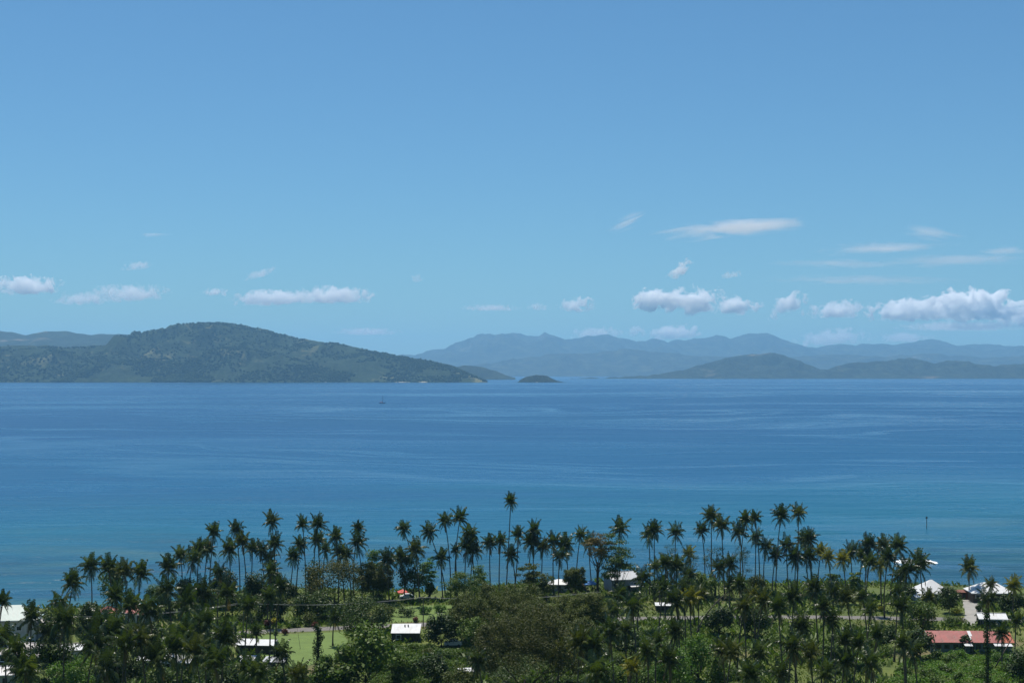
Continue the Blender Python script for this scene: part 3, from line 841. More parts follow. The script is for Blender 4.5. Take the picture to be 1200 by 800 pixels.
house('shed', 'shed', 'grey-white gabled shed under two palms below the left road bend', 206, 787, 6.2, 5.4, 2.2, 1.0, -6, 'gable', 'dark', 'zinc_roof', wins=1)
house('lean_to', 'shed', 'small white lean-to half hidden left of the gabled shed', 168, 784, 3.2, 2.6, 1.9, .4, 4, 'mono', 'dark', 'white_roof', wins=0, over=.2)
house('shed', 'shed', 'bright white flat shed at the lawn corner, left of its twin', 287, 766, 4.2, 3.6, 2.0, .75, -4, 'mono', 'dark', 'white_roof', wins=0, over=.2)
house('shed', 'shed', 'bright white flat shed on the lawn edge, right of its twin', 311, 766, 3.9, 3.4, 1.9, .7, -4, 'mono', 'dark', 'white_roof', wins=0, over=.2)
house('shed', 'shed', 'grey lean-to below the pair of white sheds', 290, 785, 3.4, 3, 1.9, .6, 14, 'mono', 'dark', 'zinc_roof', wins=0, over=.2)
house('shed', 'shed', 'pale low roof in front of the lawn behind a small palm', 321, 786, 4.6, 3, 1.9, .55, -8, 'mono', 'dark', 'zinc_roof', wins=0, over=.2)
h9 = house('shed', 'shed', 'long white roofed shed beside the road, left of the dark round mango tree', 475, 752, 6.6, 5, 2.1, 1.3, 0, 'mono', 'dark', 'white_roof', wins=1, over=.2)
for vx in (-.35, .45):
    MB().box((vx, .9, 3.35), (.28, .28, .5)).build('roof_vent', M['steel'], h9)
house('beach_hut', 'hut', 'white roofed beach hut with blue-grey walls under shore palms', 656, 694, 6.2, 5, 2.5, 1.0, -4, 'hip', 'grey_wall', 'white_roof', wins=2)
hb = house('beach_house', 'house', 'tall grey beach building with silvery gable roof beneath the orange-topped tree', 729, 694, 8.4, 7, 4.0, 1.7, 17, 'gable', 'grey_wall', 'zinc_roof', wins=3)
lt = MB(); lt.face([(1.0, -3.5, 2.3), (1.0, -5.6, 1.9), (5.0, -5.6, 1.9), (5.0, -3.5, 2.3)][::-1]); lt.face([(1.0, -3.5, 2.22), (1.0, -5.6, 1.82), (5.0, -5.6, 1.82), (5.0, -3.5, 2.22)])
lt.build('awning', M['white_roof'], hb)
for x in (1.1, 4.9): local_box('awning_post', M['wood'], hb, (x, -5.5, .92), (.1, .1, 1.84))
house('thatch_hut', 'hut', 'small brown thatched hut beside the blue tarp canopy', 680, 692, 3.0, 3.0, 1.9, 1.2, 8, 'hip', 'brown_wall', 'thatch', wins=0)
house('shelter', 'shelter', 'little white flat shelter among thin trunks before the shore grass', 778, 717, 4.2, 3.0, 1.7, .35, -3, 'mono', 'dark', 'white_roof', open_sided=True, over=.15)
house('shed', 'shed', 'tiny white roof peeping from bushes under the bottom rain tree', 546, 797, 2.9, 2.2, 1.7, .4, 12, 'mono', 'dark', 'white_roof', wins=0, over=.15)
house('house', 'house', 'white house with tall pointed hip roof beside the breaking wave', 1096, 705, 8.6, 8.0, 2.7, 2.9, 4, 'hip', 'white_wall', 'white_roof', wins=2)
house('porch', 'porch', 'low white roofed porch at the left foot of the pointed roof', 1079, 707, 3.8, 4.0, 2.1, .9, 18, 'hip', 'white_wall', 'white_roof', wins=1, door=False)
house('house', 'house', 'wide white hip-roofed house with brown walls at the end of the driveway', 1165, 706, 11.4, 8.0, 2.9, 2.2, -3, 'hip', 'brown_wall', 'white_roof', wins=3)
house('garage', 'garage', 'low red-brown garage at the head of the driveway', 1130, 702, 3.4, 3.0, 1.9, .3, 0, 'mono', 'redbrown_wall', 'redbrown_wall', wins=0, over=.1)
house('carport', 'carport', 'open carport with white roof right of the gravel driveway', 1165, 735, 6.4, 4.5, 2.3, .9, -6, 'gable', 'grey_wall', 'white_roof', open_sided=True)

def red_building():
    p = at(1139, 765, GZ); d = 7.0; w = 18.6; wh = 2.7; rh = 1.75
    root = empty('long_building', (p.x, p.y + d / 2, GZ), R(-1.5))
    tag(root, 'long low building with faded red roof and patched white sheets', 'building')
    local_box('wall', M['green_wall'], root, (0, 0, wh / 2), (w, d, wh))
    for sg in (-1, 1):
        g = MB(); x = sg * (w / 2 - .01)
        f = [(x, -d / 2, wh), (x, d / 2, wh), (x, 0, wh + rh)]
        g.face(f if sg == 1 else f[::-1]); g.face([(x - sg * .12, b, c) for _, b, c in (f[::-1] if sg == 1 else f)])
        g.build('gable', M['white_wall'], root)
    W = w / 2 + .45
    cuts = [-W, -W + 3.1, -W + 6.2, -W + 9.3, -W + 12.0, -W + 14.8, -W + 16.6, W]
    mats = ['red_roof'] * 6 + ['orange_roof']
    for i, mt in enumerate(mats):
        for sg in (-1, 1):
            a, b = cuts[i], cuts[i + 1] - .02
            lift = .02 * (i % 2)
            s = rh / (d / 2); D = d / 2 + .5
            pts = [(a, sg * D, -.5 * s + lift), (b, sg * D, -.5 * s + lift), (b, 0, rh + lift), (a, 0, rh + lift)]
            if sg == 1: pts = pts[::-1]
            mb = MB(); mb.face([(x, y, z + .09) for x, y, z in pts]); mb.face(pts[::-1])
            for k in range(4):
                j = (k + 1) % 4
                mb.face([pts[k], pts[j], tuple(np.add(pts[j], (0, 0, .09))), tuple(np.add(pts[k], (0, 0, .09)))])
            o = mb.build('roof_sheet', M[mt], root); o.location = (0, 0, wh + .01)
    bar = MB(); bar.face([(-W - .08, -d / 2 - .5, wh - .25), (-W - .08, 0, wh + rh), (-W - .08, 0, wh + rh + .25), (-W - .08, -d / 2 - .5, wh)]); bar.face([(-W - .02, -d / 2 - .5, wh - .25), (-W - .02, 0, wh + rh), (-W - .02, 0, wh + rh + .25), (-W - .02, -d / 2 - .5, wh)][::-1])
    bar.build('bargeboard', M['white_paint'], root)
    def patch(x0, x1, t0, t1, m='white_roof'):
        s = rh / (d / 2)
        y0, y1 = -(d / 2 + .5) * (1 - t0), -(d / 2 + .5) * (1 - t1)
        z = lambda y: wh + rh + y * s + .17
        mb = MB(); mb.face([(x0, y0, z(y0)), (x1, y0, z(y0)), (x1, y1, z(y1)), (x0, y1, z(y1))])
        mb.face([(x0, y0, z(y0) - .03), (x1, y0, z(y0) - .03), (x1, y1, z(y1) - .03), (x0, y1, z(y1) - .03)][::-1])
        mb.build('roof_patch', M[m], root)
    patch(-.1, .65, .52, .96); patch(-.1, .2, .2, .5); patch(6.2, 7.1, .25, .72, 'dark')
    for x0, x1, o_ in ((-2.0, -.2, .9), (4.8, 6.5, .8), (6.6, 8.9, 1.1)):
        mb = MB(); y0, y1 = -d / 2 - .45, -d / 2 - .45 - o_ - .6
        q = [(x0, y1, 2.05), (x1, y1, 2.05), (x1, y0, 2.38), (x0, y0, 2.38)]
        mb.face(q); mb.face([(a, b, c - .05) for a, b, c in q][::-1])
        mb.build('awning', M['white_roof'], root)
        for x in (x0 + .1, x1 - .1): local_box('awning_post', M['wood'], root, (x, y1 + .08, 1.0), (.09, .09, 2.0))
    for x in (-7.5, -5.6, -3.6, 1.6, 3.2):
        fr = local_box('window', M['brown_wall'], root, (x, -d / 2 - .02, 1.55), (1.2, .06, 1.0))
        MB().box((x, -d / 2 - .06, 1.55), (1.0, .04, .8)).build('pane', M['glass'], fr)
    dd = local_box('door', M['dark'], root, (.2, -d / 2 - .03, 1.0), (.95, .06, 2.0))
    MB().box((.5, -d / 2 - .09, 1.0), (.05, .06, .12)).build('handle', M['steel'], dd)
red_building()

def canopy(label, name, px, py, w, h, mat):
    p = at(px, py, GZ); root = empty(name, (p.x, p.y, GZ), R(12)); tag(root, label, 'tent')
    for sx in (-1, 1):
        for sy in (-1, 1):
            MB().tube([(sx * w / 2, sy * w / 2, 0), (sx * w / 2, sy * w / 2, h)], [.04, .04]).build('pole', M['steel'], root)
    a = w / 2 + .15
    e = [(-a, -a, h), (a, -a, h), (a, a, h), (-a, a, h)]; t = (0, 0, h + w * .28)
    mb = MB()
    for i in range(4): mb.face([e[i], e[(i + 1) % 4], t])
    for i in range(4):
        q = [e[i], e[(i + 1) % 4]]; mb.face([(q[0][0], q[0][1], h - .25), (q[1][0], q[1][1], h - .25), q[1], q[0]])
    mb.build('canopy', M[mat], root)
canopy('bright blue tarp canopy on poles near the shore huts', 'tarp_canopy', 692, 692, 3.6, 2.2, 'blue_tarp')
canopy('small red beach tent under the dark tree by the water', 'beach_tent', 472, 700, 2.6, 1.7, 'red_cloth')

def vehicle(label, px, py, rz, paint='white_paint'):
    p = at(px, py, GZ); root = empty('parked_car', (p.x, p.y, GZ), R(rz)); tag(root, label, 'car')
    prof = [(-2.1, .45), (-2.05, .95), (-1.2, 1.05), (-.7, 1.55), (.9, 1.6), (1.6, 1.05), (2.05, .95), (2.1, .45)]
    mb = MB(); n = len(prof)
    for s in (-1, 1):
        mb.v += [(x, s * (.82 if z < 1.1 else .68), z) for x, z in prof]
    mb.f.append(tuple(range(n))[::1]); mb.f.append(tuple(range(2 * n - 1, n - 1, -1)))
    for i in range(n):
        j = (i + 1) % n; mb.f.append((j, i, n + i, n + j))
    mb.build('body', M[paint], root)
    for s in (-1, 1):
        MB().face([(-.95, s * .80, 1.1), (1.2, s * .80, 1.1), (.85, s * .71, 1.5), (-.62, s * .71, 1.5)][::s]).build('side_window', M['glass'], root)
        for x in (-1.3, 1.3):
            w = MB().tube([(x, s * .72, .33), (x, s * .9, .33)], [.33, .33], 12).build('wheel', M['tyre'], root)
            MB().tube([(x, s * .89, .33), (x, s * .92, .33)], [.19, .19], 10).build('rim', M['steel'], w)
        MB().box((2.08, s * .55, .75), (.06, .3, .16)).build('headlight', M['glass'], root)
vehicle('white car parked by the red beach tent at the water', 477, 701.5, 8)
vehicle('white car parked behind the dark mango tree', 531, 757, 4)

def dinghy(label, px, py, rz, mat='white_paint', L=3.6):
    p = at(px, py, GZ); root = empty('dinghy', (p.x, p.y, gz(p.x, p.y)), R(rz)); tag(root, label, 'boat')
    st = [(-1, .55, .5), (-.5, .62, .45), (.1, .6, .46), (.6, .42, .52), (1.0, .02, .64)]
    mb = MB()
    for x, hw, hh in st:
        mb.v += [(x * L / 2, -hw, hh), (x * L / 2, -hw * .55, .04), (x * L / 2, hw * .55, .04), (x * L / 2, hw, hh)]
    for i in range(len(st) - 1):
        for k in range(3):
            a = i * 4 + k; mb.f.append((a, a + 4, a + 5, a + 1)); mb.f.append((a + 1, a + 5, a + 4, a))
    mb.f.append((0, 1, 2, 3))
    mb.build('hull', M[mat], root)
    for x in (-.55, .25): MB().box((x * L / 2, 0, .36), (.25, 1.0, .05)).build('thwart', M['wood'], root)
dinghy('white dinghy drawn up on the grass by the left shore clearing', 199, 719, 20)
dinghy('dark dinghy lying behind the white one by the left shore', 203, 716.5, 8, 'navy')

# power line ------------------------------------------------------------
def pole(px, py, h, label):
    p = at(px, py, GZ); root = empty('power_pole', (p.x, p.y, GZ)); tag(root, label, 'pole', 'roadside power poles')
    MB().tube([(0, 0, 0), (0, 0, h)], [.15, .10], 8).build('post', M['wood'], root)
    local_box('crossarm', M['wood'], root, (0, 0, h - .5), (1.9, .1, .12))
    for x in (-.8, 0, .8): MB().tube([(x, 0, h - .45), (x, 0, h - .25)], [.05, .04], 6).build('insulator', M['white_paint'], root)
    return Vector((p.x, p.y, GZ + h - .26))
tops = [pole(496, 735, 8.0, 'wooden power pole on the verge above the long white shed'), pole(285, 745, 8.4, 'wooden power pole at the left end of the lawn'), pole(700, 729, 8.2, 'wooden power pole behind the broad rain trees'), pole(60, 762, 8.2, 'wooden power pole among the palms below the grey wing')]
def wire(a, b, off, label):
    pts = []
    for i in range(17):
        t = i / 16; p = a.lerp(b, t) + Vector((off, 0, -1.1 * 4 * t * (1 - t)))
        pts.append(p - a)
    o = MB().tube(pts, [.022] * 17, 4).build('overhead_wire', M['wire']); o.location = a
    tag(o, label, 'wire', 'overhead power wires')
for a, b, nm in ((1, 0, 'over the lawn'), (0, 2, 'over the rain trees'), (3, 1, 'through the left palms')):
    for off, w in ((-.8, 'outer'), (.8, 'inner')):
        wire(tops[a], tops[b], off, f'thin {w} power wire sagging {nm}')
p = at(352, 760, GZ)
sp = MB().tube([(0, 0, 0), (-.9, .3, 5.6)], [.05, .03], 6).build('leaning_stake', M['wood']); sp.location = p
tag(sp, 'thin leaning stake standing on the open lawn', 'stake')

# things on the water ---------------------------------------------------
def yacht():
    p = at(448, 472.5, 0); root = empty('sailing_yacht', (p.x, p.y, 0), R(4)); tag(root, 'sailing yacht with bare mast and reddish deck cover out on the bay', 'yacht')
    L = 13.0
    st = [(-1, 1.5, 1.25), (-.6, 1.9, 1.15), (0, 2.0, 1.15), (.5, 1.5, 1.3), (1, .06, 1.6)]
    mb = MB()
    for x, hw, hh in st: mb.v += [(x * L / 2, -hw, hh), (x * L / 2, -hw * .7, -.3), (x * L / 2, hw * .7, -.3), (x * L / 2, hw, hh)]
    for i in range(4):
        for k in range(3):
            a = i * 4 + k; mb.f.append((a, a + 4, a + 5, a + 1))
        a = i * 4; mb.f.append((a, a + 3, a + 7, a + 4))
    mb.f.append((0, 1, 2, 3))
    mb.build('hull', M['navy'], root)
    MB().box((-.3, 0, 1.7), (4.6, 2.2, .8), taper=.85).build('cabin', M['white_paint'], root)
    MB().tube([(.9, 0, 1.2), (.9, 0, 16.5)], [.34, .26], 8).build('mast', M['steel'], root)
    MB().tube([(.9, 0, 3.0), (-5, 0, 3.1)], [.10, .10], 6).build('boom', M['steel'], root)
    MB().tube([(.6, 0, 3.35), (-4.8, 0, 3.4)], [.34, .22], 8).build('furled_sail', M['red_cloth'], root)
    mb = MB(); mb.face([(-5.5, -1.5, 2.9), (-2.6, -1.5, 3.0), (-2.6, 1.5, 3.0), (-5.5, 1.5, 2.9)]); mb.face([(-5.5, -1.5, 2.8), (-2.6, -1.5, 2.9), (-2.6, 1.5, 2.9), (-5.5, 1.5, 2.8)][::-1])
    mb.build('bimini', M['red_cloth'], root)
    for x in (-5.4, -2.7):
        for s in (-1, 1): MB().tube([(x, s * 1.4, 1.15), (x, s * 1.4, 2.85)], [.04, .04], 5).build('stanchion', M['steel'], root)
    MB().tube([(6.4, 0, 1.6), (.9, 0, 16.2)], [.05, .03], 5).build('forestay', M['steel'], root)
yacht()
p = at(1086, 618.5, 0)
root = empty('channel_marker', (p.x, p.y, 0)); tag(root, 'lone dark marker post standing in the shallows', 'marker post')
MB().tube([(0, 0, -2), (0, 0, 4.6)], [.16, .13], 8).build('post', M['steel'], root)
MB().box((0, 0, 4.5), (.75, .12, .8)).build('topmark', M['dark'], root)

def breaker():
    a = at(1047, 659, 0); b = at(1100, 660, 0)
    n = 70; vs = []; qs = []
    rows = [(-2.4, .05), (-1.5, .5), (-.6, 1.1), (.2, 1.35), (.9, 1.05), (1.5, .4), (2.0, .02)]
    for i in range(n):
        t = i / (n - 1); c = a.lerp(b, t)
        gap = 1 - 0.3 * math.exp(-((t - .53) / .09) ** 2)
        amp = (math.sin(math.pi * min(1, t * 1.02)) ** .35 if 0 < t < 1 else .02) * (0.65 + .5 * float(fbm(np.array(t * 22.0), np.array(2.2), 3))) * gap + .03
        for dy, z in rows:
            j = float(fbm(np.array(t * 40), np.array(dy * 2.1 + 8), 3)) - .5
            vs.append((c.x, c.y + dy * (.5 + amp * .6) + j * .9, z * amp * .95 + j * .28 * amp))
    k = len(rows)
    for i in range(n - 1):
        for j in range(k - 1): qs.append((i * k + j, (i + 1) * k + j, (i + 1) * k + j + 1, i * k + j + 1))
    o = link('breaking_wave', mesh_np('breaking_wave', vs, qs, smooth=True), None, M['foam'])
    tag(o, 'white breaking wave on the shallows beyond the pointed white roof', 'wave')
breaker()

# ------------------------------------------------------------------ palms
def frond_mesh(phi, droop, seed, dry=False):
    rr = random.Random(seed)
    n = 26
    ang = R(phi); pts = [Vector((0, 0, 0))]; dirs = []
    side = rr.uniform(-.18, .18)
    for i in range(n):
        t = i / n
        a = ang - R(droop) * (t ** 1.25)
        d = Vector((math.cos(a), side * t * .6, math.sin(a))).normalized()
        dirs.append(d); pts.append(pts[-1] + d / n)
    dirs.append(dirs[-1])
    V, Q = [], []
    # midrib
    for i in range(0, n + 1, 2):
        r = .011 * (1 - .8 * i / n); p = pts[i]
        V += [(p.x, p.y - r, p.z), (p.x, p.y + r, p.z)]
    m = n // 2 + 1
    for i in range(m - 1): Q.append((2 * i, 2 * i + 2, 2 * i + 3, 2 * i + 1))
    for i in range(3, n + 1):
        t = i / n
        ln = .26 * (math.sin(min(1, t * 1.15 + .12) * math.pi * .92) ** .6 + .12) * (1 if t < .9 else .75)
        d = dirs[i]; sidev = Vector((-d.y, d.x, 0)).normalized(); up = sidev.cross(d) * -1
        up = d.cross(sidev)
        for s in (-1, 1):
            hang = rr.uniform(.5, 1.25) + .25 * t + (.5 if dry else 0)
            fw = rr.uniform(.35, .7) + .5 * t
            L = (sidev * s + d * fw - Vector((0, 0, 1)) * hang + up * .1).normalized() * ln * rr.uniform(.85, 1.12)
            wv = (d * .8 + sidev * .0 + Vector((0, 0, rr.uniform(-.3, .3)))).normalized() * .020
            p = pts[i]; mid = p + L * .55 + Vector((0, 0, .012))
            b = len(V)
            V += [tuple(p - wv * .6), tuple(p + wv * .6), tuple(mid + wv), tuple(mid - wv), tuple(p + L + wv * .25), tuple(p + L - wv * .25 - Vector((0, 0, .03)))]
            Q += [(b, b + 1, b + 2, b + 3), (b + 3, b + 2, b + 4, b + 5)]
    return mesh_np('frond', V, Q)
CLASSES = [(86, 16), (71, 40), (55, 82), (33, 100), (2, 90), (-50, 38)]
FR = {}
for mk in ('palm', 'palm_olive', 'palm_dark', 'palm_yellow', 'palm_dry'):
    FR[mk] = []
    for ci, (ph, dr) in enumerate(CLASSES):
        L = []
        for k in range(3 if mk == 'palm' else 2):
            me = frond_mesh(ph + (k - 1) * 6, dr + (k - 1) * 7, 100 + ci * 7 + k, mk == 'palm_dry'); me.materials.append(M[mk]); L.append(me)
        FR[mk].append(L)
def nuts_mesh():
    mb = MB(); rr = random.Random(3)
    for i in range(9):
        a = rr.uniform(0, 6.28); r = .3; c = Vector((math.cos(a) * r, math.sin(a) * r, rr.uniform(-.45, -.1)))
        mb.tube([c - Vector((0, 0, .16)), c - Vector((0, 0, .08)), c + Vector((0, 0, .06)), c + Vector((0, 0, .15))], [.03, .13, .13, .03], 6)
    mb.tube([(0, 0, -.7), (0, 0, -.2), (0, 0, .3), (0, 0, 1.1)], [.14, .26, .2, .02], 7)
    me = bpy.data.meshes.new('crown_heart'); me.from_pydata(mb.v, [], mb.f); me.materials.append(M['husk']); me.update()
    return me
NUTS = nuts_mesh()

def ordinal(i):
    return ['first', 'second', 'third', 'fourth', 'fifth', 'sixth', 'seventh', 'eighth', 'ninth', 'tenth', 'eleventh', 'twelfth', 'thirteenth', 'fourteenth', 'fifteenth', 'sixteenth', 'seventeenth', 'eighteenth', 'nineteenth', 'twentieth'][i]

def palm(cx, cy_, label_fn, opts, row):
    """crown centre at pixel (cx, cy_); foot on the plain, from b=(px,py), or from a height"""
    rr = random.Random(int(cx * 13 + cy_ * 7))
    if 'b' in opts:
        foot = at(opts['b'][0], opts['b'][1], GZ)
    else:
        by = None
        sh = float(np.interp(cx, [a for a, _ in SHORE_PX], [b for _, b in SHORE_PX]))
        if row == 'shore':
            by = sh + rr.uniform(3.5, 12)
            f = at(cx, by, GZ); h = at_y(cx, cy_, f.y).z - GZ
            if h < 10.5: by = None
        if by is None:
            h = opts.get('h', rr.uniform(11.5, 15.5) if row == 'shore' else rr.uniform(13.5, 18.0))
            t = at(cx, cy_, GZ + h)
            foot = Vector((t.x + rr.uniform(-1.6, 1.6), t.y, GZ))
            if foot.y > shore_y(foot.x) - 3: foot.y = float(shore_y(foot.x)) - 3 - rr.random() * 4
        else:
            foot = at(cx + rr.uniform(-6, 6), by, GZ)
    foot.z = gz(foot.x, foot.y)
    top = at_y(cx, cy_, foot.y + rr.uniform(-1.0, 1.0))
    h = top.z - foot.z
    root = empty('coconut_palm', foot); tag(root, None, 'palm tree', 'coconut palms')
    T = top - foot
    # trunk with a gentle bow
    bow = Vector((rr.uniform(-.05, .05) * h - T.x * .35, rr.uniform(-.03, .03) * h, 0))
    pts, rad = [], []
    for i in range(9):
        t = i / 8
        pts.append(T * t + bow * (4 * t * (1 - t)) * .5)
        rad.append((.30 if i == 0 else .19 - .075 * t))
    MB().tube(pts, rad, 7).build('trunk', M['trunk'], root, True)
    hh = link('crown_heart', NUTS, root); hh.location = T; hh.rotation_euler = (0, 0, rr.uniform(0, 6))
    s = opts.get('s', rr.uniform(3.4, 4.7) * (1.0 if h < 19 else .9 if h < 24 else .82) * (.94 if row == 'shore' else 1.02 if cx < 300 else .80))
    mk = 'palm_yellow' if opts.get('y') else rr.choice(['palm', 'palm', 'palm', 'palm', 'palm_dark', 'palm_dark', 'palm_dark', 'palm_olive'])
    ages = [0, 0, 0, 1, 1, 1, 1, 1, 2, 2, 2, 2, 2, 3, 3, 3, 3, 3, 4, 4, 4, 4, 4, 5, 5, 5]
    for _ in range(rr.choice([0, 0, 2, 4, 6])): ages.pop(rr.randrange(len(ages)))
    nf = len(ages)
    tilt = Vector((rr.uniform(-.12, .12) + T.x / max(h, 1) * .5, rr.uniform(-.1, .1)))
    for i in range(nf):
        u = (i + .5) / nf
        ci = ages[i]
        m2 = mk
        if ci == 5 and rr.random() < .35: m2 = 'palm_dry'
        me = rr.choice(FR[m2][ci])
        o = bpy.data.objects.new('frond', me); COL.objects.link(o); o.parent = root
        o.location = T + Vector((0, 0, .15 - .3 * u))
        sc = s * rr.uniform(.86, 1.1) * [.98, 1.02, .94, .86, .92, .98][ci]
        o.scale = (sc, sc, sc)
        o.rotation_euler = (tilt.y + rr.uniform(-.12, .12), -tilt.x + rr.uniform(-.12, .12), i * 2.39996 + rr.uniform(-.35, .35))
    lean = abs(T.x) / max(h, 1)
    desc = []
    if opts.get('y'): desc.append('yellow-fronded')
    if opts.get('tall'): desc.append('tallest')
    elif h > 22: desc.append('tall slender')
    elif h < 11.5: desc.append('short')
    if lean > .2: desc.append('leaning')
    root['label'] = label_fn(' '.join(desc))
    return root

Y1 = dict(y=1)
ZONES = [
 ('shore', 'in the shore clump before the orange-red roof', [(85, 684.5), (106.5, 665), (127.5, 667), (145, 671), (165, 674), (3, 706, dict(h=13, s=3))]),
 ('shore', 'in the crowded shore row left of the brown tree', [(198, 666), (212, 652), (226, 657), (233, 645), (243, 645), (250.5, 625), (256, 672), (268.5, 646), (276.5, 621, dict(b=(281, 697))), (284, 636), (296, 644), (306, 645), (318.5, 612), (322, 639), (315, 655), (318, 672)]),
 ('shore', 'rising above the brown-leaved shore tree', [(344, 654, dict(b=(339, 700))), (354.5, 615), (352, 640), (372, 616), (372, 634), (381, 645), (393.5, 630), (398, 648), (406, 651), (420, 620), (419, 637)]),
 ('shore', 'near the dark round tree by the red tent', [(454, 658), (470, 656), (487, 645), (473, 620, dict(b=(492, 702))), (502.5, 624, dict(b=(522, 700))), (517, 655)]),
 ('shore', 'in the cluster over the pale umbrella tree', [(521.5, 611, dict(b=(528, 699))), (539, 608, dict(b=(534, 699))), (534, 645, dict(b=(536, 700), s=2.6)), (547, 642), (555, 646), (551, 627), (574, 637), (586, 636)]),
 ('shore', 'in the row over the white-roofed beach hut', [(598.5, 588, dict(tall=1, s=3.0)), (599, 651), (607, 628), (623, 636, dict(s=4.6)), (625.5, 622), (636, 642), (649, 635), (656, 652, dict(b=(655, 706))), (663, 641)]),
 ('shore', 'beside the orange-topped tree and grey beach building', [(680, 628), (690, 637), (705, 649), (726, 621), (753, 678), (760, 628, dict(b=(761, 697))), (767, 622, dict(b=(767, 704))), (792, 625)]),
 ('shore', 'in the feathery thicket by the tilted trunk', [(769, 664), (780, 662), (793, 666), (807, 650, dict(y=1, s=3.4)), (807, 674), (822, 622), (833.5, 606), (845.5, 617), (866, 624), (873.5, 610), (884.6, 608), (885.5, 630), (897, 641), (843, 666), (855, 662)]),
 ('shore', 'in the open row behind the sunlit grass', [(915, 605, dict(b=(909, 699))), (935.6, 602, dict(b=(934, 699))), (909, 651), (921.5, 640), (932, 654), (943, 634), (949, 632), (948.5, 653), (962, 647, Y1), (970, 654, Y1)]),
 ('shore', 'in the shore row left of the breaking wave', [(987.5, 657, Y1), (997, 648), (1012, 652), (1019, 639), (1019, 660), (1031, 663, Y1), (1036, 642), (1041, 655), (1052.6, 641, dict(b=(1043, 702))), (1055, 676), (1063, 668), (1077.5, 664, dict(s=4.7))]),
 ('near', 'among the white houses by the driveway', [(1136, 667, dict(b=(1136, 703), s=4.2)), (1161, 685, dict(h=9)), (1188, 687, dict(h=9, y=1)), (1088, 702, dict(h=9.5)), (1158, 703, dict(h=10)), (1191, 728, dict(h=12)), (1174, 742, dict(h=8))]),
 ('near', 'around the grey roofs of the left corner', [(70, 707, dict(h=11)), (37, 725), (76, 730), (18, 766), (30, 789), (58, 742, dict(h=11)), (6, 752, dict(h=10))]),
 ('near', 'in the dense grove below the orange-red roof', [(115, 729), (111, 757), (147, 757), (163, 751), (174, 716), (132, 744), (136, 703), (152, 712), (185, 772, dict(h=13)), (124, 783)]),
 ('near', 'in the grove above the gabled shed', [(195, 693), (219, 708), (240, 731), (217, 747), (265, 752), (291, 711), (266, 697), (238, 697), (252, 779), (206, 762, dict(h=15)), (228, 765)]),
 ('near', 'around the open green lawn', [(392, 725, dict(b=(390, 756))), (300, 742, dict(h=7, s=2.6)), (330, 768, dict(h=11)), (302, 790), (329, 690), (292, 788), (316, 700), (349, 792)]),
 ('near', 'on the right flank of the broad rain trees', [(658, 767, dict(h=9, y=1, s=3.2)), (679, 756, dict(h=15)), (697, 757, dict(h=15)), (714, 741), (732, 737), (727, 699, dict(h=11)), (720, 718, dict(h=8)), (741, 783, dict(h=11, y=1)), (560, 774, dict(h=11)), (741, 712), (699, 790)]),
 ('near', 'among thin trunks near the little white shelter', [(759, 765), (769, 754), (792, 741), (808, 703, dict(y=1)), (792, 706), (819, 697), (777, 691), (800, 690), (857, 690, dict(b=(816, 744))), (784, 776)]),
 ('near', 'standing in the green clearing below the dark hedge', [(867, 686), (881, 697, Y1), (857, 766), (846, 762), (889, 768), (879, 793), (872, 712), (895, 706), (912.5, 714), (914, 790)]),
 ('near', 'in the plantation below the sunlit grass strip', [(939.5, 735), (954.5, 690), (965, 712), (977, 696), (950, 767), (968, 792), (975, 729), (930, 700), (928, 760)]),
 ('near', 'in the plantation left of the long red roof', [(992, 702), (1010, 699), (1020, 716), (1028, 746), (1007, 756), (991, 753), (992, 778), (1052, 699), (1058, 756), (1070, 765), (1056, 712), (1020, 778)]),
]
for row, phrase, lst in ZONES:
    ents = sorted(lst, key=lambda e: e[0])
    for i, e in enumerate(ents):
        op = e[2] if len(e) > 2 else {}
        nm = ordinal(i)
        palm(e[0], e[1], (lambda d, nm=nm, phrase=phrase: f"{d + ' ' if d else ''}coconut palm, {nm} from left {phrase}"), op, row)

# ------------------------------------------------------------------ broadleaf trees and shrubs
def leaf_cloud(rg, cents, rads, counts, size, up=0.5, flat=1.0):
    """small leaf faces spread over clumps; returns verts, quads"""
    P, N, S = [], [], []
    for c, r, n in zip(cents, rads, counts):
        d = rg.normal(size=(n, 3)); d /= np.linalg.norm(d, axis=1)[:, None]
        rr_ = (rg.random((n, 1)) ** .45)
        p = d * rr_ * np.array([r, r, r * flat]) + c
        nrm = d * .55 + rg.normal(size=(n, 3)) * .45 + np.array([0, 0, up])
        P.append(p); N.append(nrm); S.append(rg.uniform(.65, 1.35, n) * size)
    P = np.concatenate(P); N = np.concatenate(N); S = np.concatenate(S)[:, None]
    N /= np.linalg.norm(N, axis=1)[:, None]
    a = rg.normal(size=N.shape); U = np.cross(N, a); U /= np.linalg.norm(U, axis=1)[:, None]; W = np.cross(N, U)
    V = np.stack([P - U * S * .5, P - W * S * .32 + U * S * .05, P + U * S * .55, P + W * S * .32 + U * S * .05], 1)
    Q = np.arange(len(P) * 4).reshape(-1, 4)
    return V.reshape(-1, 3), Q

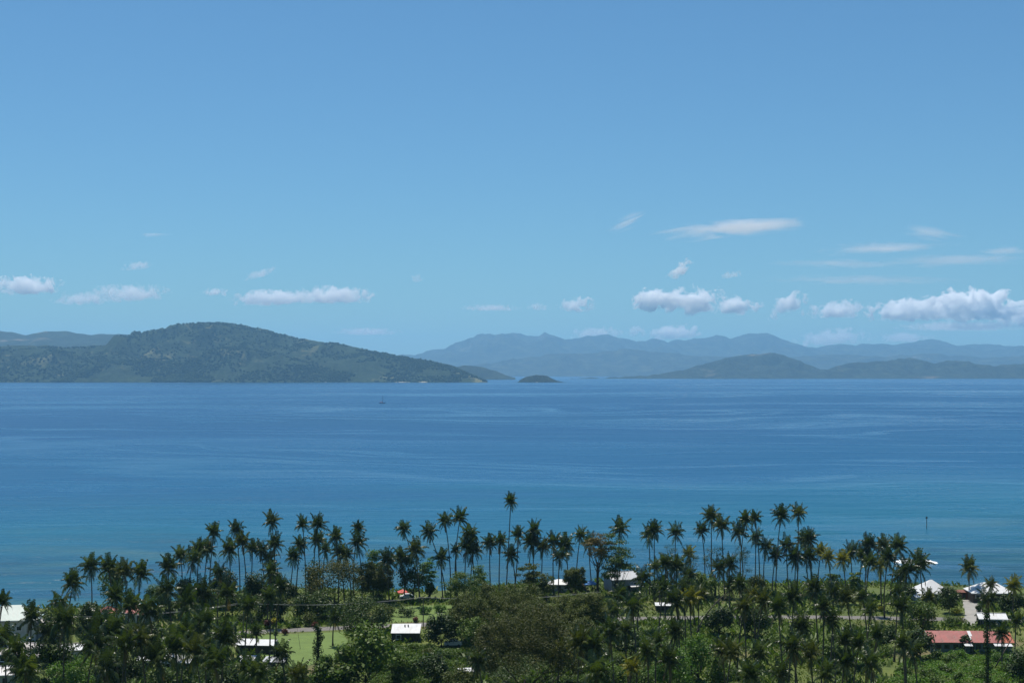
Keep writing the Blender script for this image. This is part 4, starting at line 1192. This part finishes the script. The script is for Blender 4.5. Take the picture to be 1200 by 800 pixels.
KIND = {   # leaf material, leaf size, clumps, leaves per clump, clump radius, crown flatness, trunk share of height, see-through
 'mango': ('dark_leaf', .50, 46, 95, .30, 1.0, .16), 'broad': ('mid_leaf', .48, 44, 90, .30, 1.0, .2),
 'rain': ('olive_leaf', .32, 130, 150, .165, .75, .03), 'rainbrown': ('brown_leaf', .32, 150, 150, .15, .75, .03),
 'almond': ('mid_leaf', .46, 46, 75, .24, .36, .12), 'rust': ('rust_leaf', .42, 34, 70, .24, .35, .4),
 'breadfruit': ('mid_leaf', .85, 48, 42, .27, .9, .15), 'feather': ('dark_leaf', .26, 34, 60, .20, .6, .3),
 'bright': ('bright_leaf', .42, 46, 85, .26, .8, .15), 'pale': ('bright_leaf', .36, 56, 90, .22, .6, .12),
 'brown': ('brown_leaf', .40, 46, 95, .26, .9, .15), 'olive': ('olive_leaf', .40, 46, 95, .27, .9, .15),
}
def tree(name, label, px, py_base, py_top, wpx, kind, seed, mat=None, dfac=.9, group=None, lean=0.0):
    mk, ls, nc, nl, cr, flat, ts = KIND[kind]
    rg = np.random.default_rng(seed); rr = random.Random(seed)
    p = at(px, py_base, GZ); base = Vector((p.x, p.y, gz(p.x, p.y)))
    H = at_y(px, py_top, p.y).z - base.z
    Rx = wpx / 2 / F * p.y; Ry = Rx * dfac
    root = empty(name, base); tag(root, label, 'tree', group)
    z0 = H * ts; hz_ = (H - z0) / 2
    cents, rads, cnt = [], [], []
    for i in range(nc):
        th = rr.uniform(0, 2 * math.pi); cz = rr.uniform(-.85, 1); k = math.sqrt(max(0, 1 - cz * cz))
        rad = rr.uniform(.55, 1.0) if rr.random() < .8 else rr.uniform(.1, .5)
        if kind in ('rain', 'rainbrown', 'pale'):
            cz = rr.uniform(-.75, 1); k = math.sqrt(max(0, 1 - cz * cz * .8))
        if kind == 'almond' or kind == 'rust':
            cz = rr.choice([-.7, -.25, .2, .6, .9]) + rr.uniform(-.07, .07); k = math.sqrt(max(0, 1.05 - cz * cz)) * rr.uniform(.35, 1.05)
        wob = 1 + .28 * (float(vnoise(np.array(th * 1.3 + seed), np.array(cz * 2.0 + seed * .7))) - .5)
        c = np.array([math.cos(th) * k * rad * Rx * wob * .86, math.sin(th) * k * rad * Ry * wob * .86, z0 + hz_ + cz * rad * hz_ * .88 * wob])
        r = cr * rr.uniform(.7, 1.25) * (Rx + hz_) * .62
        c[2] = max(c[2], r * flat * .5)
        cents.append(c); rads.append(r); cnt.append(int(nl * rr.uniform(.6, 1.3) * min(1.7, max(.4, (Rx / 5.0) ** 1.1))))
    V, Q = leaf_cloud(rg, cents, rads, cnt, ls, .55, flat)
    V[:, 0] += lean * V[:, 2]
    me = mesh_np('crown', V, Q); link('crown', me, root, M[mat or mk])
    tr = max(.10, H * .018)
    MB().tube([(0, 0, 0), (lean * z0 * .4 + .1, .05, z0 * .5), (lean * z0, 0, z0 + hz_ * .25)], [tr * 1.3, tr, tr * .75], 8).build('trunk', M['bark'], root, True)
    order = sorted(range(nc), key=lambda i: -np.hypot(*cents[i][:2]))
    for i in order[:9:1] + order[20:28:2]:
        c = cents[i]; s0 = np.array([lean * z0, 0, z0 * rr.uniform(.75, 1.1)])
        mid = s0 * .5 + c * .5 + np.array([0, 0, -.08 * H])
        MB().tube([tuple(s0), tuple(mid), tuple(c)], [tr * .36, tr * .22, tr * .08], 5).build('limb', M['bark'], root, True)
    return root

T = tree
T('leafy_tree', 'rounded leafy tree packed among the left shore palms', 131, 716, 657, 36, 'broad', 1)
T('leafy_tree', 'dark bushy tree below the first shore row palms', 262, 712, 664, 34, 'mango', 2)
T('leafy_tree', 'dark low tree under the middle of the crowded shore row', 300, 708, 672, 38, 'mango', 3)
T('leafy_tree', 'dark low tree between crowded row and brown tree', 335, 708, 678, 30, 'mango', 4)
T('leafy_tree', 'green rounded tree above the crotons by the road', 272, 722, 694, 36, 'broad', 51)
T('leafy_tree', 'dark shady tree behind the hedge shrubs near the lawn', 318, 728, 692, 44, 'mango', 52)
T('leafy_tree', 'dark tree directly below the brown-leaved tree', 365, 727, 693, 54, 'mango', 53)
T('brown_tree', 'brown-leaved spreading tree at the shore, beneath a palm clump', 392, 716, 652, 76, 'brown', 5)
T('slim_tree', 'narrow dark conical tree beside the brown-leaved tree', 366, 712, 650, 18, 'mango', 6)
T('umbrella_tree', 'olive-topped umbrella tree next to the brown-leaved tree', 438, 704, 654, 54, 'rain', 7)
T('almond_tree', 'light layered tree behind the olive umbrella tree', 437, 697, 640, 30, 'almond', 8, mat='bright_leaf')
T('round_tree', 'very dark dense round tree above the red beach tent', 484, 703, 648, 36, 'mango', 9)
T('almond_tree', 'pale layered tree leaning from the dark round tree', 503, 700, 650, 26, 'almond', 10, mat='bright_leaf')
T('small_tree', 'small round tree alone at the water near the tent', 504, 701, 682, 11, 'broad', 11)
T('pale_tree', 'pale green umbrella tree on the shore below tall palms', 546, 712, 665, 62, 'pale', 12, mat='mid_leaf')
T('pale_tree', 'thin pale tree between the umbrella tree and beach hut', 563, 702, 660, 24, 'almond', 13, mat='bright_leaf')
T('thin_tree', 'thin twiggy tree among trunks left of the beach hut', 622, 702, 655, 40, 'almond', 14, mat='olive_leaf')
T('umbrella_tree', 'small flat-topped tree right of the white beach hut', 673, 700, 660, 32, 'rain', 15)
T('almond_tree', 'large layered tree with spreading right branches by the beach building', 722, 700, 622, 62, 'almond', 16)
T('rust_tree', 'tree with orange-brown tiered top behind the layered tree', 700, 698, 614, 46, 'rust', 17)
T('rain_tree', 'broad olive rain tree just below the beach hut', 590, 738, 680, 120, 'rain', 18)
T('rain_tree', 'broad brownish rain tree to the right below the blue canopy', 684, 746, 690, 92, 'rainbrown', 19, mat='olive_leaf')
T('rain_tree', 'huge brown-green rain tree filling the lower middle', 615, 812, 704, 168, 'rainbrown', 20)
T('rain_tree', 'olive rain tree between the mango tree and huge rain tree', 548, 752, 696, 66, 'rain', 21)
T('rain_tree', 'flat olive rain tree beneath the palms right of centre', 672, 772, 722, 70, 'rain', 22)
T('rain_tree', 'olive rain tree hiding the road behind the huge rain tree', 622, 752, 702, 92, 'rain', 56)
T('leafy_tree', 'green tree right beside the mango tree under the rain trees', 556, 762, 722, 40, 'broad', 81)
T('leafy_tree', 'rounded green tree below the long white shed', 468, 806, 762, 46, 'broad', 82)
T('leafy_tree', 'dark tree in the scrub between the shed and tiny white roof', 506, 808, 764, 44, 'mango', 83)
T('leafy_tree', 'olive tree at the bottom beneath the tiny white roof', 540, 828, 782, 52, 'olive', 84)
T('leafy_tree', 'green tree at the bottom right of the huge rain tree', 712, 824, 776, 48, 'broad', 85)
T('leafy_tree', 'dark tree between the rain trees and thin palm trunks', 738, 772, 738, 36, 'mango', 86)
T('leafy_tree', 'dark tree filling the shore gap below the first tall palm pair', 216, 714, 676, 34, 'mango', 91)
T('leafy_tree', 'leafy tree on the shore between orange-red roof and crowded row', 186, 722, 682, 30, 'broad', 92)
T('leafy_tree', 'dark tree under the right end of the crowded shore row', 322, 712, 668, 26, 'mango', 93)
T('leafy_tree', 'green tree on the shore left of the white beach hut', 640, 704, 672, 24, 'olive', 94)
T('leafy_tree', 'dark tree below the palm pair right of the beach building', 775, 706, 672, 30, 'mango', 95)
T('leafy_tree', 'green tree beneath the thicket palms by the sunlit grass', 826, 704, 668, 34, 'broad', 96)
T('leafy_tree', 'olive tree at the right foot of the thicket palms', 890, 704, 670, 30, 'olive', 97)
T('leafy_tree', 'dark green tree below the wide palm near the pointed roof', 1062, 712, 684, 26, 'mango', 98)
T('leafy_tree', 'dense tree among the left grove palms above the lean-to', 172, 764, 726, 44, 'mango', 99)
T('leafy_tree', 'green tree in the grove between gabled shed and lawn sheds', 248, 776, 738, 42, 'broad', 100)
T('leafy_tree', 'dark tree in the plantation left of the red roof', 1040, 762, 730, 34, 'mango', 101)
T('leafy_tree', 'green tree low in the middle of the plantation', 975, 786, 752, 34, 'broad', 102)
T('olive_tree', 'dark olive tree on the right end of the lawn', 425, 756, 696, 66, 'olive', 23, mat='dark_leaf')
T('olive_tree', 'olive tree behind the lawn palm beside the road', 448, 738, 708, 36, 'olive', 24)
T('breadfruit_tree', 'large glossy big-leaved tree right of the lawn', 428, 812, 728, 72, 'breadfruit', 25)
T('breadfruit_tree', 'lower big-leaved tree in front of the lawn edge', 392, 816, 764, 56, 'breadfruit', 26)
T('mango_tree', 'near-black dense round mango tree beside the long white shed', 517, 758, 720, 50, 'mango', 27)
T('bright_tree', 'bright feathery green tree in the lower left', 84, 826, 768, 64, 'bright', 28)
T('dark_tree', 'dark heavy tree below the grey roofs of the left corner', 62, 806, 742, 54, 'mango', 29)
T('dark_tree', 'dark tree between the bright feathery tree and the shed', 140, 810, 760, 60, 'mango', 30)
T('leafy_tree', 'green tree at the foot of the gabled shed', 200, 818, 779, 62, 'broad', 31)
T('leafy_tree', 'green tree in front of the grey lean-to', 262, 820, 782, 58, 'mango', 32)
T('leafy_tree', 'leafy green tree at the bottom below the lawn', 340, 824, 780, 62, 'broad', 33)
T('bright_tree', 'bright yellow-green tree in the middle of the clearing', 818, 800, 738, 46, 'bright', 34)
T('bright_tree', 'bright green tree at the bottom left of the clearing', 790, 822, 752, 60, 'bright', 35)
T('bright_tree', 'bright loose tree right of the yellow-green clearing tree', 842, 826, 764, 44, 'bright', 36, mat='mid_leaf')
T('dark_tree', 'dark hedge-like tree behind the clearing, left half', 842, 744, 708, 46, 'mango', 37)
T('dark_tree', 'dark hedge-like tree behind the clearing, right half', 884, 746, 710, 50, 'mango', 38)
T('thin_tree', 'thin dark feathery tree left of the tilted trunk', 806, 700, 634, 34, 'feather', 39)
T('thin_tree', 'thin dark feathery tree behind the tall thicket palms', 838, 700, 630, 40, 'feather', 40)
T('thin_tree', 'thin dark feathery tree at the right end of the thicket', 868, 700, 636, 38, 'feather', 41)
T('thin_tree', 'feathery tree below the palm with reddish neighbour', 787, 700, 630, 26, 'feather', 54)
T('thin_tree', 'low light tree between the two open shore rows', 976, 702, 668, 34, 'almond', 42)
T('thin_tree', 'low light tree below the yellow-fronded shore palms', 1003, 702, 668, 30, 'almond', 43)
T('leafy_tree', 'dense green tree left of the pointed white roof house', 1076, 752, 700, 48, 'broad', 44)
T('leafy_tree', 'dark green tree between the pointed roof and the driveway', 1112, 718, 686, 30, 'mango', 45)
T('leafy_tree', 'dark tree at the right edge beside the white hip roof', 1186, 722, 692, 36, 'mango', 46)
T('leafy_tree', 'dark tree in front of the long red roof, left end', 1078, 772, 734, 34, 'mango', 47)
T('leafy_tree', 'small dark tree half hiding the long red roof', 1130, 764, 744, 22, 'mango', 55)
T('leafy_tree', 'dark tree at the far right bottom corner', 1196, 812, 756, 40, 'mango', 48)
T('leafy_tree', 'green tree below the leaning shore clearing by the dinghies', 236, 724, 690, 40, 'broad', 49)
T('leafy_tree', 'dark tree left of the clearing with red roofed cottage', 106, 742, 704, 40, 'mango', 50)

def vine_column(px, pb, pt, wpx, label, seed):
    p = at(px, pb, GZ); H = at_y(px, pt, p.y).z - GZ; r = wpx / 2 / F * p.y
    rg = np.random.default_rng(seed)
    root = empty('vine_clad_trunk', (p.x, p.y, GZ)); tag(root, label, 'tree')
    MB().tube([(0, 0, 0), (.15, 0, H * .5), (0, 0, H)], [.3, .24, .14], 8).build('trunk', M['bark'], root, True)
    zs = np.linspace(.3, H, 26)
    cents = [np.array([rg.normal() * r * .2, rg.normal() * r * .2, z]) for z in zs]
    rads = [r * (.75 + .4 * rg.random()) * (1.15 - .55 * z / H) for z in zs]
    V, Q = leaf_cloud(rg, cents, rads, [80] * 26, .34, .1)
    link('vines', mesh_np('vines', V, Q), root, M['dark_leaf'])
vine_column(1157, 830, 716, 13, 'thick dark vine-clad trunk in front of the long red roof', 61)
vine_column(372, 800, 733, 15, 'dark vine-clad dead palm column at the lawn front', 62)
p1 = at(1166, 782, GZ); 
lt_ = MB().tube([(0, 0, 0), (1.6, .2, 2.6), (3.9, .3, 6.4)], [.16, .13, .1], 7).build('fallen_palm', M['trunk'], None, True); lt_.location = p1
tag(lt_, 'bare trunk leaning over the bushes beside the vine-clad trunk', 'tree trunk')

def shrub(label, px, py, w, h, mat, seed, cat='shrub', name='shrub', leaf=.34, group=None):
    """low bush of leaf clumps on short stems; w and h in metres"""
    rg = np.random.default_rng(seed); rr = random.Random(seed)
    p = at(px, py, GZ)
    root = empty(name, (p.x, p.y, gz(p.x, p.y))); tag(root, label, cat, group)
    n = 13; cents, rads, cnt = [], [], []
    for i in range(n):
        a = rr.uniform(0, 6.283); k = math.sqrt(rr.random()) * .62
        z = h * rr.uniform(.3, .78) * (1 - .5 * k * k)
        cents.append(np.array([math.cos(a) * k * w / 2, math.sin(a) * k * w / 2, z])); rads.append(.26 * (w * .5 + h * .5) * rr.uniform(.75, 1.2)); cnt.append(int(min(85, 26 + 9 * w)))
    V, Q = leaf_cloud(rg, cents, rads, cnt, leaf, .5)
    V[:, 2] = np.maximum(V[:, 2], .03)
    link('foliage', mesh_np('foliage', V, Q), root, M[mat])
    mb = MB()
    for i in range(4):
        c = cents[i]; mb.tube([(c[0] * .2, c[1] * .2, 0), (c[0] * .6, c[1] * .6, c[2] * .6), tuple(c)], [.07, .05, .02], 5)
    mb.build('stem', M['bark'], root)
    return root
S = shrub
S('rounded olive shrub at the roadside above the lawn', 363, 733, 4.2, 4.0, 'olive_leaf', 201)
S('low green shrub left of the rounded olive roadside shrub', 345, 734, 4.6, 2.6, 'mid_leaf', 202)
S('bright yellow croton bush beside the road', 321, 733.5, 2.0, 2.6, 'yellow_leaf', 203)
S('dark red croton bush left of the yellow bush', 314, 736, 2.6, 2.6, 'red_leaf', 204)
S('reddish shrub on the near side of the road by the lawn', 334, 743.5, 1.9, 1.7, 'red_leaf', 205)
S('small dark green bush on the near roadside by the lawn', 323, 744, 1.2, 1.3, 'mid_leaf', 206)
S('thin yellow flowering bush deep under the dark trees', 349, 722, 1.6, 2.4, 'yellow_leaf', 207)
S('dark reddish bush just right of the rounded olive shrub', 369, 735, 1.9, 1.7, 'red_leaf', 208)
S('wide dark hedge on the verge below the red tent, left end', 452, 722, 8, 3.2, 'dark_leaf', 209)
S('wide dark hedge on the verge below the red tent, right end', 476, 722, 7, 3.0, 'dark_leaf', 210)
S('bright green bush at the right end of the verge', 499, 719, 4, 2.6, 'bright_leaf', 211)
S('bright green bush farther along the verge by the umbrella tree', 516, 717, 4.5, 2.8, 'bright_leaf', 212)
S('dark small bush on the verge under the power pole', 487, 729, 1.8, 1.9, 'red_leaf', 213)
S('dark hedge bank by the left road bend', 196, 744, 6.0, 2.0, 'dark_leaf', 214)
S('yellow-topped hedge along the driveway', 1120, 720, 3.6, 1.7, 'yellow_leaf', 215)
S('dark clipped bush behind the yellow-topped hedge', 1117, 711, 3.4, 2.2, 'dark_leaf', 216)
S('yellow flowering bush by the red-brown garage', 1142, 703, 1.7, 2.4, 'yellow_leaf', 217)
S('dark bush between driveway and open carport', 1147, 733, 2.4, 2.2, 'dark_leaf', 218)
S('dark bush on the bank above the carport', 1146, 716, 2.4, 2.2, 'dark_leaf', 219)
S('sunny yellow-green bush in the plantation by the road', 1033, 716, 2.6, 1.8, 'yellow_leaf', 220)
S('green bush below the yellow-topped hedge', 1113, 733, 7, 2.6, 'mid_leaf', 221)
S('low olive hedge in front of the driveway fence line', 1122, 731, 6, 1.8, 'olive_leaf', 222)
# numbered by what they lie beside: ragged bushes of the near scrub
SCRUB = [
 ('below the long red roof', 'mid_leaf', [(1095, 775), (1112, 778), (1126, 774), (1108, 790), (1137, 786), (1088, 795), (1124, 799), (1148, 797), (1170, 776), (1182, 790), (1176, 804), (1098, 808), (1134, 812)]),
 ('below the long white shed', 'mid_leaf', [(462, 762), (483, 764), (502, 768), (476, 776), (496, 783), (521, 772), (462, 786), (484, 797), (512, 797), (536, 782), (540, 812), (500, 812), (465, 806)]),
 ('around the bright clearing trees', 'bright_leaf', [(770, 774), (766, 796), (806, 806), (836, 780), (862, 796), (776, 752), (830, 812), (752, 800)]),
 ('under the plantation palms', 'mid_leaf', [(905, 755), (935, 775), (962, 770), (985, 790), (1012, 786), (1040, 768), (1060, 790), (975, 752), (1060, 735), (1020, 760), (1000, 740), (940, 745), (890, 735), (918, 800), (955, 808)]),
 ('right of the broad rain trees', 'dark_leaf', [(705, 770), (722, 780), (730, 762), (708, 752), (745, 757), (738, 800), (715, 806), (690, 800), (672, 806)]),
 ('along the beach left of the wave', 'mid_leaf', [(905, 698), (925, 702), (952, 699), (978, 704), (1002, 702), (1022, 704), (1045, 703), (1062, 706), (1085, 709), (880, 700)]),
 ('along the beach below the thicket palms', 'dark_leaf', [(790, 701), (808, 703), (770, 702), (830, 702), (852, 703), (752, 703), (736, 700)]),
 ('in the grove below the cottages', 'dark_leaf', [(100, 765), (122, 770), (150, 742), (170, 738), (180, 760), (160, 790), (185, 796), (110, 800), (230, 790), (245, 765), (262, 742), (236, 745), (100, 742), (88, 742), (155, 725), (178, 726), (215, 726), (225, 735)]),
 ('behind the hedges north of the road', 'dark_leaf', [(285, 730), (300, 730), (262, 734), (378, 728), (395, 730), (412, 722), (244, 727)]),
 ('under the shore row palms', 'dark_leaf', [(205, 712), (222, 710), (240, 706), (200, 722), (285, 703), (312, 702), (325, 701), (348, 701), (355, 706)]),
 ('in the lower left corner', 'mid_leaf', [(10, 795), (36, 800), (52, 806), (20, 778), (44, 772)]),
 ('below the lawn', 'mid_leaf', [(310, 790), (330, 790), (352, 786), (368, 802), (385, 790), (298, 800), (402, 776)]),
 ('under the shore edge of the rain trees', 'mid_leaf', [(590, 702), (612, 702), (640, 702), (575, 706), (668, 706), (702, 712), (715, 707)]),
]
seed = 300
for phrase, mk, lst in SCRUB:
    for i, (a, b) in enumerate(sorted(lst)):
        seed += 1; rr = random.Random(seed)
        m2 = mk if rr.random() < .6 else rr.choice(['mid_leaf', 'dark_leaf', 'bright_leaf', 'olive_leaf', 'mid_leaf'])
        tone = {'mid_leaf': 'green', 'dark_leaf': 'dark green', 'bright_leaf': 'bright green', 'olive_leaf': 'olive'}[m2]
        hgt = rr.uniform(1.5, 3.2) * (.5 if 'beach' in phrase else 1)
        S(f'{tone} scrub bush {phrase}, {ordinal(i)} from the left', a, b, rr.uniform(3.2, 6.0), hgt, m2, seed, group='scrub bushes under the palms')

# ------------------------------------------------------------------ grass and low ground cover (nobody could count it)
def inside(poly, x, y):
    c = np.zeros(len(x), bool); n = len(poly)
    for i in range(n):
        a, b = poly[i], poly[(i + 1) % n]
        k = ((a.y > y) != (b.y > y)) & (x < (b.x - a.x) * (y - a.y) / (b.y - a.y + 1e-9) + a.x)
        c ^= k
    return c
def scatter(n, name, label, mat, hmin, hmax, wid, thresh, scale, flop, seed):
    rg = np.random.default_rng(seed)
    y = rg.uniform(225, 450, n); x = rg.uniform(-.42, .42, n) * y
    k = (y < shore_y(x) - 2.5) & (fbm(x / scale + seed, y / scale, 4) > thresh)
    k &= np.abs(np.interp(x, RX, RY) - y) > 3.1
    for poly in (LAWN, FIELD, DRIVE): k &= ~inside(poly, x, y)
    x, y = x[k], y[k]; n = len(x); z = ground_z(x, y)
    h = rg.uniform(hmin, hmax, n) * (0.5 + 1.0 * fbm(x / 7 + 3, y / 7, 3)); a = rg.uniform(0, 6.283, n); w = wid * rg.uniform(.6, 1.4, n)
    dx, dy = np.cos(a) * w / 2, np.sin(a) * w / 2
    fx, fy = rg.normal(size=n) * flop * h, rg.normal(size=n) * flop * h
    z0 = z + rg.random(n) * .15
    P = np.stack([np.stack([x - dx, y - dy, z0], 1), np.stack([x + dx, y + dy, z0], 1), np.stack([x + dx * .8 + fx, y + dy * .8 + fy, z0 + h], 1), np.stack([x - dx * .6 + fx, y - dy * .6 + fy, z0 + h * .9], 1)], 1)
    o = link(name, mesh_np(name, P.reshape(-1, 3), np.arange(n * 4).reshape(-1, 4)), None, M[mat])
    tag(o, label, name.replace('_', ' '), kind='stuff')
scatter(120000, 'grass', 'rough green grass covering the ground under the palms', 'grass', .2, .55, .35, .40, 22, .6, 71)
scatter(70000, 'undergrowth', 'low tangled green undergrowth between the palm trunks', 'mid_leaf', .4, 1.5, .55, .50, 16, .7, 72)


def thicket(poly_px, label, mat, n, hmax, leaf, seed):
    """continuous bushy mass: leaves lying over a lumpy canopy surface"""
    rg = np.random.default_rng(seed)
    poly = [at(a, b, GZ) for a, b in poly_px]
    xs = [p.x for p in poly]; ys = [p.y for p in poly]
    x = rg.uniform(min(xs), max(xs), n); y = rg.uniform(min(ys), max(ys), n)
    k = inside(poly, x, y); x, y = x[k], y[k]; n = len(x)
    lump = fbm(x / 3.1 + seed, y / 3.1, 3)
    big = fbm(x / 11.0 + seed, y / 11.0 + 4, 3)
    h = hmax * np.clip((lump - .28) * 1.5, 0, 1) * np.clip((big - .3) * 2.6, .12, 1)
    P = np.stack([x, y, GZ + .05 + h * (1 - .55 * rg.random(n) ** 2)], 1)
    N = rg.normal(size=(n, 3)) * .5 + np.array([0, 0, .7]); N /= np.linalg.norm(N, axis=1)[:, None]
    U = np.cross(N, rg.normal(size=N.shape)); U /= np.linalg.norm(U, axis=1)[:, None]; W = np.cross(N, U)
    S_ = (leaf * rg.uniform(.6, 1.4, n))[:, None]
    V = np.stack([P - U * S_ * .5, P - W * S_ * .3, P + U * S_ * .5, P + W * S_ * .3], 1)
    o = link('undergrowth', mesh_np('undergrowth', V.reshape(-1, 3), np.arange(n * 4).reshape(-1, 4)), None, M[mat])
    tag(o, label, 'undergrowth', kind='stuff')
thicket([(1060, 772), (1092, 767), (1205, 767), (1260, 840), (1020, 840)], 'tangled bright scrub spreading below the long red roof', 'bright_leaf', 60000, 2.6, .42, 81)
thicket([(440, 757), (500, 757.5), (562, 762), (580, 840), (420, 840)], 'tangled scrub below the long white shed', 'mid_leaf', 52000, 2.8, .42, 82)
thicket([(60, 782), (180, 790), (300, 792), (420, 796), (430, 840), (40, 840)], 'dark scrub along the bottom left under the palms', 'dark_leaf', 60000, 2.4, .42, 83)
thicket([(690, 748), (760, 742), (800, 760), (840, 840), (640, 840)], 'green scrub right of the broad rain trees', 'mid_leaf', 52000, 2.2, .42, 84)
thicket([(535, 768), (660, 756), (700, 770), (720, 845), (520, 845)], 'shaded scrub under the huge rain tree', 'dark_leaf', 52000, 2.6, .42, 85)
